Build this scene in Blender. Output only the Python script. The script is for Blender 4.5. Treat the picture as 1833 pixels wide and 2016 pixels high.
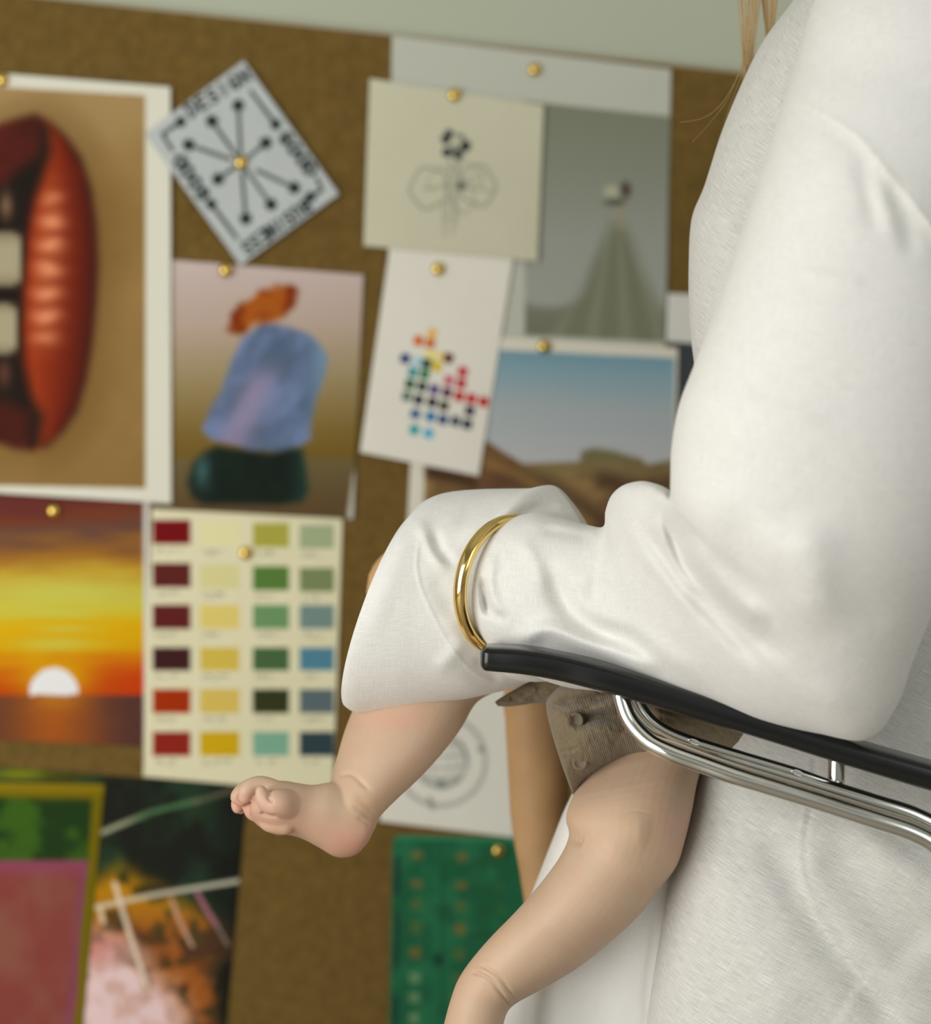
import bpy, bmesh, math, random
import numpy as np
from mathutils import Vector, Matrix

random.seed(7); rng = np.random.default_rng(7)
scene = bpy.context.scene
for o in list(bpy.data.objects): bpy.data.objects.remove(o)
C = scene.collection

# ------------------------------------------------------------------ camera
LENS = 61.55; CW, CH = 1833.0, 2016.0
FPX = CW * LENS / 36.0
CAM = np.array([0.0, 0.0, 0.86]); ROLL = math.radians(2.5)
cam_data = bpy.data.cameras.new('camera'); cam = bpy.data.objects.new('camera', cam_data); C.objects.link(cam)
cam_data.sensor_fit = 'HORIZONTAL'; cam_data.sensor_width = 36.0; cam_data.lens = LENS
cam_data.clip_start = 0.05
cam.matrix_world = Matrix.Translation(Vector(CAM)) @ Matrix.Rotation(math.radians(90), 4, 'X') @ Matrix.Rotation(ROLL, 4, 'Z')
scene.camera = cam
cam_data.dof.use_dof = True; cam_data.dof.focus_distance = 1.225; cam_data.dof.aperture_fstop = 3.05

# ------------------------------------------------------------------ light
world = bpy.data.worlds.new('daylight'); scene.world = world; world.use_nodes = True
wn = world.node_tree; bg = wn.nodes['Background']
tc = wn.nodes.new('ShaderNodeTexCoord'); sx = wn.nodes.new('ShaderNodeSeparateXYZ'); rp = wn.nodes.new('ShaderNodeValToRGB')
wn.links.new(tc.outputs['Generated'], sx.inputs[0]); wn.links.new(sx.outputs['Z'], rp.inputs[0]); wn.links.new(rp.outputs[0], bg.inputs[0])
rp.color_ramp.elements[0].position = 0.0; rp.color_ramp.elements[0].color = (0.40, 0.40, 0.36, 1)
rp.color_ramp.elements[1].position = 0.6; rp.color_ramp.elements[1].color = (0.97, 0.98, 0.95, 1)
bg.inputs[1].default_value = 0.60

def area(name, loc, target, sx_, sy_, power, col=(1, 1, 1)):
    l = bpy.data.lights.new(name, 'AREA'); l.shape = 'RECTANGLE'; l.size = sx_; l.size_y = sy_; l.energy = power; l.color = col
    o = bpy.data.objects.new(name, l); C.objects.link(o); o.location = loc
    o.rotation_euler = (Vector(target) - Vector(loc)).to_track_quat('-Z', 'Y').to_euler()
    return o
area('window_daylight', (-1.3, -0.1, 0.85), (0.3, 1.25, 0.68), 1.5, 1.45, 34, (1.0, 0.995, 0.965))
area('added_fill_rear', (1.35, -1.2, 1.75), (0.4, 1.3, 0.75), 1.5, 1.5, 14, (0.93, 0.98, 1.0))  # added fill, no window there: brightens the right side, highlights tubes and armrest

vs = scene.view_settings
vs.view_transform = 'Standard'; vs.look = 'None'; vs.gamma = 1.0; vs.use_curve_mapping = False; vs.exposure = 0.03

# ------------------------------------------------------------------ geometry of the view
cr, sr = math.cos(ROLL), math.sin(ROLL)
def P(px, py, d):
    """point that lies d metres in front of the camera at photo pixel (px, py)"""
    px = np.asarray(px, float); py = np.asarray(py, float); d = np.asarray(d, float)
    xc = (px - CW/2)/FPX*d; yc = -(py - CH/2)/FPX*d
    X = xc*cr - yc*sr; Z = xc*sr + yc*cr
    return np.stack(np.broadcast_arrays(X + CAM[0], d + CAM[1], Z + CAM[2]), -1)
def invP(v):
    X = v[..., 0]-CAM[0]; d = v[..., 1]-CAM[1]; Z = v[..., 2]-CAM[2]
    xc = X*cr + Z*sr; yc = -X*sr + Z*cr
    return xc/d*FPX + CW/2, -yc/d*FPX + CH/2, d
WYAW = math.radians(7.0)                                   # the rear wall recedes to the right
WP = np.array([0.0, 2.0, 0.0]); WT = np.array([math.cos(WYAW), math.sin(WYAW), 0.0]); WN = np.array([math.sin(WYAW), -math.cos(WYAW), 0.0])
def W(px, py, off=0.0):
    """point on the rear wall (off metres in front of it) seen at photo pixel"""
    r = P(px, py, 1.0) - CAM
    c = (WP - CAM) @ WN + off
    t = c / (r @ WN)
    return CAM + r * t[..., None]

def mesh_obj(name, verts, faces, mat=None, parent=None, smooth=True, uv=None, col=None):
    me = bpy.data.meshes.new(name)
    me.from_pydata([tuple(v) for v in np.asarray(verts).reshape(-1, 3)], [], [tuple(int(i) for i in f) for f in faces])
    me.update()
    if smooth: me.polygons.foreach_set('use_smooth', [True]*len(me.polygons))
    if uv is not None:
        ul = me.uv_layers.new(name='cloth'); li = np.zeros(len(me.loops), int); me.loops.foreach_get('vertex_index', li)
        ul.data.foreach_set('uv', np.asarray(uv).reshape(-1, 2)[li].ravel())
    if col is not None:
        a = me.color_attributes.new('print', 'FLOAT_COLOR', 'POINT'); c4 = np.ones((len(me.vertices), 4)); c4[:, :3] = np.asarray(col).reshape(-1, 3)
        a.data.foreach_set('color', c4.ravel())
    o = bpy.data.objects.new(name, me); C.objects.link(o)
    if mat: me.materials.append(mat)
    if parent: o.parent = parent
    return o
def tag(o, label=None, cat=None, group=None, kind=None):
    if label: o['label'] = label
    if cat: o['category'] = cat
    if group: o['group'] = group
    if kind: o['kind'] = kind
    return o
def empty(name, loc, label, cat, group=None):
    o = bpy.data.objects.new(name, None); C.objects.link(o); o.location = tuple(float(x) for x in loc); o.empty_display_size = 0.05
    tag(o, label, cat, group); return o
def adopt(child, parent):
    bpy.context.view_layer.update()
    child.parent = parent; child.matrix_parent_inverse = Matrix.Translation(-Vector(parent.location))

def cr_interp(a, n):
    """Catmull-Rom through the rows of a, n samples, roughly even in index"""
    a = np.asarray(a, float); k = len(a)
    t = np.linspace(0, k-1, n); i = np.minimum(t.astype(int), k-2); f = (t-i)[:, None]
    p0 = a[np.maximum(i-1, 0)]; p1 = a[i]; p2 = a[i+1]; p3 = a[np.minimum(i+2, k-1)]
    return 0.5*((2*p1) + (-p0+p2)*f + (2*p0-5*p1+4*p2-p3)*f**2 + (-p0+3*p1-3*p2+p3)*f**3)
def cr_even(a, n):
    """Catmull-Rom resampled evenly by chord of the first two columns"""
    d = cr_interp(a, len(a)*24); s = np.r_[0, np.cumsum(np.linalg.norm(np.diff(d[:, :2], axis=0), axis=1))]
    t = np.linspace(0, s[-1], n)
    return np.stack([np.interp(t, s, d[:, j]) for j in range(d.shape[1])], 1)

def fold_disp(px, py, folds):
    """metres towards the viewer added by the folds; polylines in photo pixels"""
    out = np.zeros_like(px)
    for f in folds:
        kind, pts, w, h = f[:4]
        taper = f[4] if len(f) > 4 else 0.25
        pl = cr_even(np.array(pts, float), 40); reach = 4.5*w
        m = (px > pl[:, 0].min()-reach) & (px < pl[:, 0].max()+reach) & (py > pl[:, 1].min()-reach) & (py < pl[:, 1].max()+reach)
        idx = np.where(m.ravel())[0]
        if not len(idx): continue
        x = px.ravel()[idx]; y = py.ravel()[idx]
        best = np.full(len(idx), 1e9); bs = np.zeros(len(idx)); bt = np.zeros(len(idx))
        for i in range(39):
            a = pl[i]; b = pl[i+1]; ab = b-a; L2 = ab @ ab + 1e-9
            t = ((x-a[0])*ab[0] + (y-a[1])*ab[1])/L2; tcl = np.clip(t, 0, 1)
            dx = x-(a[0]+tcl*ab[0]); dy = y-(a[1]+tcl*ab[1]); d = np.hypot(dx, dy)
            s = np.sign(ab[0]*dy - ab[1]*dx)
            u = d < best; best[u] = d[u]; bs[u] = s[u]; bt[u] = (i+tcl[u])/39
        if taper > 0:
            tp = np.clip(np.minimum(bt, 1-bt)/taper, 0, 1); tp = tp*tp*(3-2*tp)
        else: tp = 1.0
        if kind == 'g': v = h*np.exp(-(best/w)**2)*tp
        else:   # step: side with positive sign (right of the direction, y down) raised sharply, decaying over w
            sd = best*bs
            v = h*tp*np.where(sd > 0, np.exp(-sd/w), 0)*np.clip(sd/3.5, 0, 1)
            v = v - 0.35*h*tp*np.where(sd <= 0, np.exp(sd/(w*0.5)), 0)
        o = out.ravel(); o[idx] += v; out = o.reshape(px.shape)
    return out

def loft(name, st, nr, nphi, mat, parent=None, folds=(), e=1.0, caps=True, frontpow=0.6, noise=None, build=True):
    """closed tube from stations (Lx,Ly,Rx,Ry,depth,half depth,fx,fy): L and R are its outline on either side"""
    st = np.array([list(s)+[0]*(8-len(s)) for s in st], float)
    S = cr_interp(st, nr)
    phi = np.linspace(0, 2*np.pi, nphi, endpoint=False)
    c = np.sign(np.cos(phi))*np.abs(np.cos(phi))**e; s = np.sign(np.sin(phi))*np.abs(np.sin(phi))**e
    L = S[:, None, 0:2]; R = S[:, None, 2:4]
    mid = (L+R)/2; half = (L-R)/2
    fo = S[:, None, 6:8]
    sb = np.where(s > 0, s, .3*s)
    px = mid[..., 0] + half[..., 0]*c + fo[..., 0]*sb
    py = mid[..., 1] + half[..., 1]*c + fo[..., 1]*sb
    d = S[:, None, 4] - S[:, None, 5]*s
    d = np.broadcast_to(d, px.shape).copy()
    fw = np.clip(np.sin(phi), 0, 1)**frontpow
    if folds: d -= fold_disp(px, py, folds)*fw[None, :]
    if noise is not None: d -= noise(px, py)*fw[None, :]
    V = P(px, py, d)
    idx = np.arange(nr*nphi).reshape(nr, nphi)
    a = idx[:-1]; b = idx[1:]
    faces = np.stack([a, b, np.roll(b, -1, 1), np.roll(a, -1, 1)], -1).reshape(-1, 4).tolist()
    # orientation: check with signed volume later
    dv = np.linalg.norm(np.diff(V, axis=0), axis=2).mean(1); vv = np.r_[0, np.cumsum(dv)]
    per = np.linalg.norm(V-np.roll(V, -1, 1), axis=2).mean(0); uu = np.r_[0, np.cumsum(per)][:-1]
    uv = np.stack(np.meshgrid(uu, vv), -1)
    verts = V.reshape(-1, 3)
    if caps:
        faces.append(list(range(nphi))[::1]); faces.append(list(range((nr-1)*nphi, nr*nphi))[::-1])
    # outward normals
    i = nr//2; cen = V[i].mean(0); f = faces[i*nphi]
    n = np.cross(verts[f[1]]-verts[f[0]], verts[f[2]]-verts[f[1]])
    if n @ (verts[f[0]]-cen) < 0: faces = [ff[::-1] for ff in faces]
    if not build: return verts, faces
    return mesh_obj(name, verts, faces, mat, parent, uv=uv)

def tube3(pts, rad, n=12, closed=False, caps=True, flat=None):
    """round tube through 3-D points with a radius per point; returns verts, faces"""
    pts = np.asarray(pts, float); k = len(pts); rad = np.broadcast_to(np.asarray(rad, float), (k,))
    if closed: T = np.roll(pts, -1, 0)-np.roll(pts, 1, 0)
    else: T = np.gradient(pts, axis=0)
    T /= np.linalg.norm(T, axis=1)[:, None]+1e-12
    ref = np.array([0.0, 1.0, 0.0]); u = ref - T[0]*(T[0] @ ref)
    if np.linalg.norm(u) < 0.1: ref = np.array([1.0, 0, 0]); u = ref-T[0]*(T[0] @ ref)
    U = []
    for i in range(k):
        u = u - T[i]*(T[i] @ u); u /= np.linalg.norm(u); U.append(u.copy())
    U = np.array(U); B = np.cross(T, U)
    ph = np.linspace(0, 2*np.pi, n, endpoint=False)
    V = pts[:, None] + rad[:, None, None]*(np.cos(ph)[None, :, None]*U[:, None]+np.sin(ph)[None, :, None]*B[:, None])
    idx = np.arange(k*n).reshape(k, n)
    if closed: a = idx; b = np.roll(idx, -1, 0)
    else: a = idx[:-1]; b = idx[1:]
    faces = np.stack([a, np.roll(a, -1, 1), np.roll(b, -1, 1), b], -1).reshape(-1, 4).tolist()
    if caps and not closed: faces.append(list(range(n))[::-1]); faces.append(list(range((k-1)*n, k*n)))
    return V.reshape(-1, 3), faces
def chain(pts, n=20, m=10):
    """capsule-ended tapering tube; pts rows (px,py,depth,radius in photo pixels)"""
    a = np.array(pts, float); X = P(a[:, 0], a[:, 1], a[:, 2]); r = a[:, 3]/FPX*a[:, 2]
    A = np.c_[X, r]; A = cr_interp(A, max(3, (len(a)-1)*m+1)) if len(a) > 1 else A
    # hemispherical ends
    def cap(p, t, r):
        th = np.linspace(np.pi/2, 0.12, 7)[1:]
        return np.array([np.r_[p+t*r*math.cos(q), max(r*math.sin(q), 1e-5)] for q in th])
    t0 = A[0, :3]-A[1, :3]; t0 /= np.linalg.norm(t0); t1 = A[-1, :3]-A[-2, :3]; t1 /= np.linalg.norm(t1)
    A = np.vstack([cap(A[0, :3], t0, A[0, 3])[::-1], A, cap(A[-1, :3], t1, A[-1, 3])])
    return tube3(A[:, :3], A[:, 3], n)
def ball(px, py, d, rx, ry, rz):
    """ellipsoid; rx, ry in photo pixels, rz metres in depth"""
    th = np.linspace(0.05, np.pi-0.05, 18); ph = np.linspace(0, 2*np.pi, 28, endpoint=False)
    x = px+rx*np.sin(th)[:, None]*np.cos(ph); dd = d+rz*np.sin(th)[:, None]*np.sin(ph); y = py+ry*np.cos(th)[:, None]*np.ones_like(ph)
    V = P(x, y, dd); idx = np.arange(18*28).reshape(18, 28); a = idx[:-1]; b = idx[1:]
    f = np.stack([a, b, np.roll(b, -1, 1), np.roll(a, -1, 1)], -1).reshape(-1, 4).tolist()
    f.append(list(range(28))); f.append(list(range(17*28, 18*28))[::-1])
    n = np.cross(V[8, 1]-V[8, 0], V[9, 0]-V[8, 0])
    return V.reshape(-1, 3), f
def union(name, pieces, voxel, mat, parent=None, smooth_it=6, folds=(), colfn=None, relief=None):
    """one continuous skin grown over overlapping closed pieces"""
    vs_, fs, k = [], [], 0
    for v, f in pieces:
        vs_.append(np.asarray(v)); fs += [[i+k for i in q] for q in f]; k += len(v)
    me = bpy.data.meshes.new('tmp'); me.from_pydata([tuple(x) for x in np.vstack(vs_)], [], fs); me.update()
    bm = bmesh.new(); bm.from_mesh(me)
    # make every island consistently outward
    bmesh.ops.recalc_face_normals(bm, faces=bm.faces); bm.to_mesh(me); bm.free()
    o = bpy.data.objects.new('tmp', me); C.objects.link(o)
    r = o.modifiers.new('r', 'REMESH'); r.mode = 'VOXEL'; r.voxel_size = voxel; r.adaptivity = 0
    s = o.modifiers.new('s', 'SMOOTH'); s.factor = 0.5; s.iterations = smooth_it
    bpy.context.view_layer.update(); dg = bpy.context.evaluated_depsgraph_get()
    m2 = bpy.data.meshes.new_from_object(o.evaluated_get(dg)); bpy.data.objects.remove(o); bpy.data.meshes.remove(me)
    n = len(m2.vertices); co = np.zeros(n*3); m2.vertices.foreach_get('co', co); co = co.reshape(-1, 3)
    no = np.zeros(n*3); m2.vertices.foreach_get('normal', no); no = no.reshape(-1, 3)
    px, py, d = invP(co)
    if folds:
        ray = co-CAM; dist = np.linalg.norm(ray, axis=1)[:, None]; w = np.clip(-(no*ray/dist).sum(1)*1.5, 0, 1)
        co = co + no*(fold_disp(px, py, folds)*w)[:, None]
        m2.vertices.foreach_set('co', co.ravel())
    if colfn is not None:
        a = m2.color_attributes.new('print', 'FLOAT_COLOR', 'POINT'); c4 = np.ones((n, 4)); c4[:, :3] = colfn(px, py, d); a.data.foreach_set('color', c4.ravel())
    m2.polygons.foreach_set('use_smooth', [True]*len(m2.polygons)); m2.name = name; m2.update()
    ob = bpy.data.objects.new(name, m2); C.objects.link(ob); m2.materials.clear(); m2.materials.append(mat)
    if parent: ob.parent = parent
    return ob

# ------------------------------------------------------------------ materials
def lin(c):
    c = np.asarray(c, float)/255.0
    return np.where(c <= 0.04045, c/12.92, ((c+0.055)/1.055)**2.4)
def new_mat(name, col=(.8, .8, .8), rough=0.5, metal=0.0, spec=0.5):
    m = bpy.data.materials.new(name); m.use_nodes = True; b = m.node_tree.nodes['Principled BSDF']
    b.inputs['Base Color'].default_value = (*[float(x) for x in col], 1); b.inputs['Roughness'].default_value = rough; b.inputs['Metallic'].default_value = metal
    b.inputs['Specular IOR Level'].default_value = spec
    return m, m.node_tree, b
def N(nt, t, **k):
    n = nt.nodes.new(t)
    for a, v in k.items(): setattr(n, a, v)
    return n
def linen(name, col, slub=0.5, scale=1.0, bump=0.35, rough=0.9, rot=0.0, warp=1.0):
    m, nt, b = new_mat(name, col, rough, 0, 0.2)
    b.inputs['Sheen Weight'].default_value = 0.25; b.inputs['Sheen Roughness'].default_value = 0.5
    uv = N(nt, 'ShaderNodeUVMap'); uv.uv_map = 'cloth'
    rt = N(nt, 'ShaderNodeMapping'); rt.inputs['Rotation'].default_value = (0, 0, rot); nt.links.new(uv.outputs[0], rt.inputs[0])
    def stretched(sx_, sy_, sc, det=2):
        mp = N(nt, 'ShaderNodeMapping'); mp.inputs['Scale'].default_value = (sx_, sy_, 1); nt.links.new(rt.outputs[0], mp.inputs[0])
        t = N(nt, 'ShaderNodeTexNoise'); t.inputs['Scale'].default_value = sc; t.inputs['Detail'].default_value = det; nt.links.new(mp.outputs[0], t.inputs['Vector']); return t
    a = stretched(1, 0.035, 1900*scale); c = stretched(0.035, 1, 1900*scale)
    w1 = N(nt, 'ShaderNodeTexWave', wave_type='BANDS', bands_direction='X'); w1.inputs['Scale'].default_value = 235*scale; w1.inputs['Distortion'].default_value = 2.2; w1.inputs['Detail Scale'].default_value = 1.5; nt.links.new(rt.outputs[0], w1.inputs[0])
    w2 = N(nt, 'ShaderNodeTexWave', wave_type='BANDS', bands_direction='Y'); w2.inputs['Scale'].default_value = 235*scale; w2.inputs['Distortion'].default_value = 2.2; w2.inputs['Detail Scale'].default_value = 1.5; nt.links.new(rt.outputs[0], w2.inputs[0])
    def add(x, y):
        q = N(nt, 'ShaderNodeMath', operation='ADD'); nt.links.new(x, q.inputs[0]); nt.links.new(y, q.inputs[1]); return q.outputs[0]
    h = add(add(a.outputs[0], c.outputs[0]), add(w1.outputs['Fac'], w2.outputs['Fac']))
    bp = N(nt, 'ShaderNodeBump'); bp.inputs['Strength'].default_value = bump; bp.inputs['Distance'].default_value = 0.00035
    nt.links.new(h, bp.inputs['Height']); nt.links.new(bp.outputs[0], b.inputs['Normal'])
    # slubs: fine lighter threads
    mw = N(nt, 'ShaderNodeMath', operation='MULTIPLY_ADD'); nt.links.new(a.outputs[0], mw.inputs[0]); mw.inputs[1].default_value = warp; mw.inputs[2].default_value = .5*(1-warp)
    s1 = add(mw.outputs[0], c.outputs[0]); rmp = N(nt, 'ShaderNodeMapRange'); rmp.inputs[1].default_value = 0.7; rmp.inputs[2].default_value = 1.35
    nt.links.new(s1, rmp.inputs[0])
    mx = N(nt, 'ShaderNodeMixRGB'); mx.inputs[1].default_value = (*[x*(1-0.16*slub) for x in col], 1); mx.inputs[2].default_value = (*[min(1, x*(1+0.08*slub)) for x in col], 1)
    nt.links.new(rmp.outputs[0], mx.inputs[0]); nt.links.new(mx.outputs[0], b.inputs['Base Color'])
    return m
M = {}
M['shirt'] = linen('cream_linen', (0.785, 0.772, 0.735), slub=.8, bump=.24)
M['torso'] = linen('cream_open_weave_linen_shaded', (0.72, 0.708, 0.665), slub=2.0, scale=0.9, bump=0.45, rot=math.radians(-28), warp=.35)  # same shirt as the sleeve; shade between them put into this darker tone
M['trouser'] = linen('off_white_cotton', (0.80, 0.785, 0.75), slub=0.3, bump=0.15)
M['romper'] = linen('taupe_crinkle_cotton', (0.225, 0.17, 0.098), slub=1.5, scale=0.7, bump=0.8)
M['thread'] = new_mat('cream_thread', (0.62, 0.57, 0.44), 0.9)[0]
M['snap'] = new_mat('taupe_covered_snap', (0.17, 0.13, 0.085), 0.8)[0]
M['black'] = new_mat('black_satin_lacquer', (0.005, 0.006, 0.006), 0.2, 0, 0.5)[0]
M['chrome'] = new_mat('polished_chrome', (0.68, 0.68, 0.63), 0.12, 1.0)[0]
M['gold'] = new_mat('polished_gold', (0.83, 0.60, 0.22), 0.10, 1.0)[0]
M['brass'] = new_mat('brass', (0.78, 0.55, 0.14), 0.22, 1.0)[0]
M['hair'] = new_mat('blonde_hair', (0.44, 0.29, 0.12), 0.4)[0]
def skin_mat(name, tint):
    m, nt, b = new_mat(name, tint, 0.5, 0, 0.35)
    at = N(nt, 'ShaderNodeVertexColor'); at.layer_name = 'print'
    tcn = N(nt, 'ShaderNodeTexCoord'); t = N(nt, 'ShaderNodeTexNoise'); t.inputs['Scale'].default_value = 45; t.inputs['Detail'].default_value = 5
    nt.links.new(tcn.outputs['Object'], t.inputs['Vector'])
    mx = N(nt, 'ShaderNodeMixRGB', blend_type='MULTIPLY'); mx.inputs[0].default_value = 1
    cr_ = N(nt, 'ShaderNodeValToRGB'); cr_.color_ramp.elements[0].position = .3; cr_.color_ramp.elements[0].color = (1, .93, .9, 1); cr_.color_ramp.elements[1].position = .7; cr_.color_ramp.elements[1].color = (1, 1, 1, 1)
    nt.links.new(t.outputs[0], cr_.inputs[0]); nt.links.new(at.outputs[0], mx.inputs[1]); nt.links.new(cr_.outputs[0], mx.inputs[2])
    nt.links.new(mx.outputs[0], b.inputs['Base Color'])
    b.inputs['Subsurface Weight'].default_value = 0.22; b.inputs['Subsurface Radius'].default_value = (1.0, 0.35, 0.2); b.inputs['Subsurface Scale'].default_value = 0.006
    t2 = N(nt, 'ShaderNodeTexVoronoi'); t2.inputs['Scale'].default_value = 900; nt.links.new(tcn.outputs['Object'], t2.inputs['Vector'])
    bp = N(nt, 'ShaderNodeBump'); bp.inputs['Strength'].default_value = 0.12; bp.inputs['Distance'].default_value = 0.0003; nt.links.new(t2.outputs[0], bp.inputs['Height']); nt.links.new(bp.outputs[0], b.inputs['Normal'])
    return m
M['skin'] = skin_mat('infant_skin', (0.6, 0.42, 0.3))
M['skin2'] = skin_mat('adult_skin', (0.5, 0.33, 0.2))
m, nt, b = new_mat('printed_paper', (1, 1, 1), 0.8, 0, 0.08)
at = N(nt, 'ShaderNodeVertexColor'); at.layer_name = 'print'; nt.links.new(at.outputs[0], b.inputs['Base Color']); M['print'] = m
m, nt, b = new_mat('cork', (.2, .12, .04), 0.9, 0, 0.2)
tcn = N(nt, 'ShaderNodeTexCoord'); t = N(nt, 'ShaderNodeTexNoise'); t.inputs['Scale'].default_value = 95; t.inputs['Detail'].default_value = 8; t.inputs['Roughness'].default_value = .75
nt.links.new(tcn.outputs['Object'], t.inputs['Vector']); cr_ = N(nt, 'ShaderNodeValToRGB'); e = cr_.color_ramp.elements
e[0].position = .25; e[0].color = (0.085, 0.050, 0.012, 1); e[1].position = .75; e[1].color = (0.245, 0.15, 0.036, 1)
nt.links.new(t.outputs[0], cr_.inputs[0]); nt.links.new(cr_.outputs[0], b.inputs['Base Color']); M['cork'] = m
t.inputs['Scale'].default_value = 70; t.inputs['Roughness'].default_value = .85
m, nt, b = new_mat('sage_wall_paint', (0.50, 0.53, 0.41), 0.85, 0, 0.25); M['wall'] = m
M['board_edge'] = new_mat('pale_board_edge', (0.40, 0.36, 0.25), 0.7)[0]
m, nt, b = new_mat('oak_floor', (.2, .12, .06), 0.45)
tcn = N(nt, 'ShaderNodeTexCoord'); br = N(nt, 'ShaderNodeTexBrick'); br.inputs['Scale'].default_value = 1; br.inputs['Brick Width'].default_value = 1.4; br.inputs['Row Height'].default_value = .14; br.inputs['Mortar Size'].default_value = .003
br.inputs['Color1'].default_value = (.34, .29, .23, 1); br.inputs['Color2'].default_value = (.38, .33, .26, 1); br.inputs['Mortar'].default_value = (.2, .15, .1, 1)
nt.links.new(tcn.outputs['Object'], br.inputs[0]); nt.links.new(br.outputs[0], b.inputs['Base Color']); M['floor'] = m
M['white'] = new_mat('white_ceiling_paint', (.75, .75, .72), .9)[0]

# ------------------------------------------------------------------ room
def box_pts(name, quad_a, quad_b, mat, parent=None):
    v = np.vstack([quad_a, quad_b]); f = [(0, 1, 2, 3), (7, 6, 5, 4), (0, 4, 5, 1), (1, 5, 6, 2), (2, 6, 7, 3), (3, 7, 4, 0)]
    o = mesh_obj(name, v, f, mat, parent, smooth=False)
    bm = bmesh.new(); bm.from_mesh(o.data); bmesh.ops.recalc_face_normals(bm, faces=bm.faces); bm.to_mesh(o.data); bm.free(); return o
def wallpt(s, z, off): return WP + WT*s + np.array([0, 0, z]) + WN*off
q = np.array([wallpt(-2.4, 0, 0), wallpt(2.6, 0, 0), wallpt(2.6, 2.7, 0), wallpt(-2.4, 2.7, 0)])
box_pts('wall_back', q, q - WN*0.12, M['wall']); bpy.data.objects['wall_back']['kind'] = 'structure'
fx = np.array([[-2.6, -2.6, 0], [2.8, -2.6, 0], [2.8, 2.6, 0], [-2.6, 2.6, 0]], float)
box_pts('floor', fx, fx-np.array([0, 0, .1]), M['floor'])['kind'] = 'structure'
cl = fx+np.array([0, 0, 2.7]); box_pts('ceiling', cl, cl+np.array([0, 0, .1]), M['white'])['kind'] = 'structure'
# cork board
ct = [(-1500, -168), (3000, 300)]
tl = W(np.array([-1500.]), np.array([-168.]), 0.0)[0]; tr = W(np.array([2700.]), np.array([283.]), 0.0)[0]
bl = tl.copy(); bl[2] = 0.06; brr = tr.copy(); brr[2] = 0.06
q = np.array([bl, brr, tr, tl])
cork = box_pts('cork_board', q+WN*0.012, q+WN*0.0005, M['cork'])
tag(cork, 'large brown cork pinboard fixed to the sage green wall, covered in prints', 'pinboard')
e0 = np.array([tl, tr]); up = np.array([0, 0, 0.004])
ed = box_pts('edge_strip', np.array([tl, tr, tr+up, tl+up])+WN*0.0125, np.array([tl, tr, tr+up, tl+up])+WN*0.0005, M['board_edge'], None)
ed.parent = cork; tag(ed, 'thin pale top edge')

# ------------------------------------------------------------------ pinned prints
ELIT = 0.70        # share of white the wall receives: turns the printed tone seen in the photo into a paper colour
def alb(c): return np.clip(lin(c)/ELIT, 0.004, 0.9)
def vnoise(x, y, sc, seed=0):
    r = np.random.default_rng(seed); g = r.random((64, 64)); x = np.asarray(x)/sc; y = np.asarray(y)/sc
    xi = np.floor(x).astype(int); yi = np.floor(y).astype(int); fx_ = x-xi; fy_ = y-yi; fx_ = fx_*fx_*(3-2*fx_); fy_ = fy_*fy_*(3-2*fy_)
    G = lambda a, b_: g[a % 64, b_ % 64]
    return (G(xi, yi)*(1-fx_)+G(xi+1, yi)*fx_)*(1-fy_)+(G(xi, yi+1)*(1-fx_)+G(xi+1, yi+1)*fx_)*fy_
def fbm(x, y, sc, seed=0): return (vnoise(x, y, sc, seed)*.55+vnoise(x, y, sc/2.1, seed+1)*.28+vnoise(x, y, sc/4.3, seed+2)*.17)
def mix(a, b_, t): t = np.clip(np.asarray(t), 0, 1)[..., None]; return np.asarray(a)*(1-t)+np.asarray(b_)*t
def sst(x, a, b_): t = np.clip((np.asarray(x)-a)/(b_-a), 0, 1); return t*t*(3-2*t)
def poly_in(X, Y, pts, soft=3.0, wob=None):
    """1 inside the polygon, soft edge"""
    pts = np.array(pts, float); n = len(pts); inside = np.zeros(X.shape, bool); best = np.full(X.shape, 1e9)
    for i in range(n):
        a = pts[i]; b_ = pts[(i+1) % n]; ab = b_-a
        c = ((a[1] > Y) != (b_[1] > Y)) & (X < (b_[0]-a[0])*(Y-a[1])/(b_[1]-a[1]+1e-9)+a[0]); inside ^= c
        t = np.clip(((X-a[0])*ab[0]+(Y-a[1])*ab[1])/(ab @ ab+1e-9), 0, 1); best = np.minimum(best, np.hypot(X-a[0]-t*ab[0], Y-a[1]-t*ab[1]))
    sd = np.where(inside, best, -best)
    if wob is not None: sd = sd+wob
    return np.clip(sd/soft*0.5+0.5, 0, 1)
def stroke(X, Y, pts, w, soft=1.5):
    best = np.full(X.shape, 1e9); pts = np.array(pts, float)
    for a, b_ in zip(pts[:-1], pts[1:]):
        ab = b_-a; t = np.clip(((X-a[0])*ab[0]+(Y-a[1])*ab[1])/(ab @ ab+1e-9), 0, 1); best = np.minimum(best, np.hypot(X-a[0]-t*ab[0], Y-a[1]-t*ab[1]))
    return np.clip((w/2-best)/soft+0.5, 0, 1)
def ramp(t, stops):
    p = [s_[0] for s_ in stops]; return np.stack([np.interp(t, p, [s_[1][k] for s_ in stops]) for k in range(3)], -1)
PAPER = (196, 193, 182)

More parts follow.
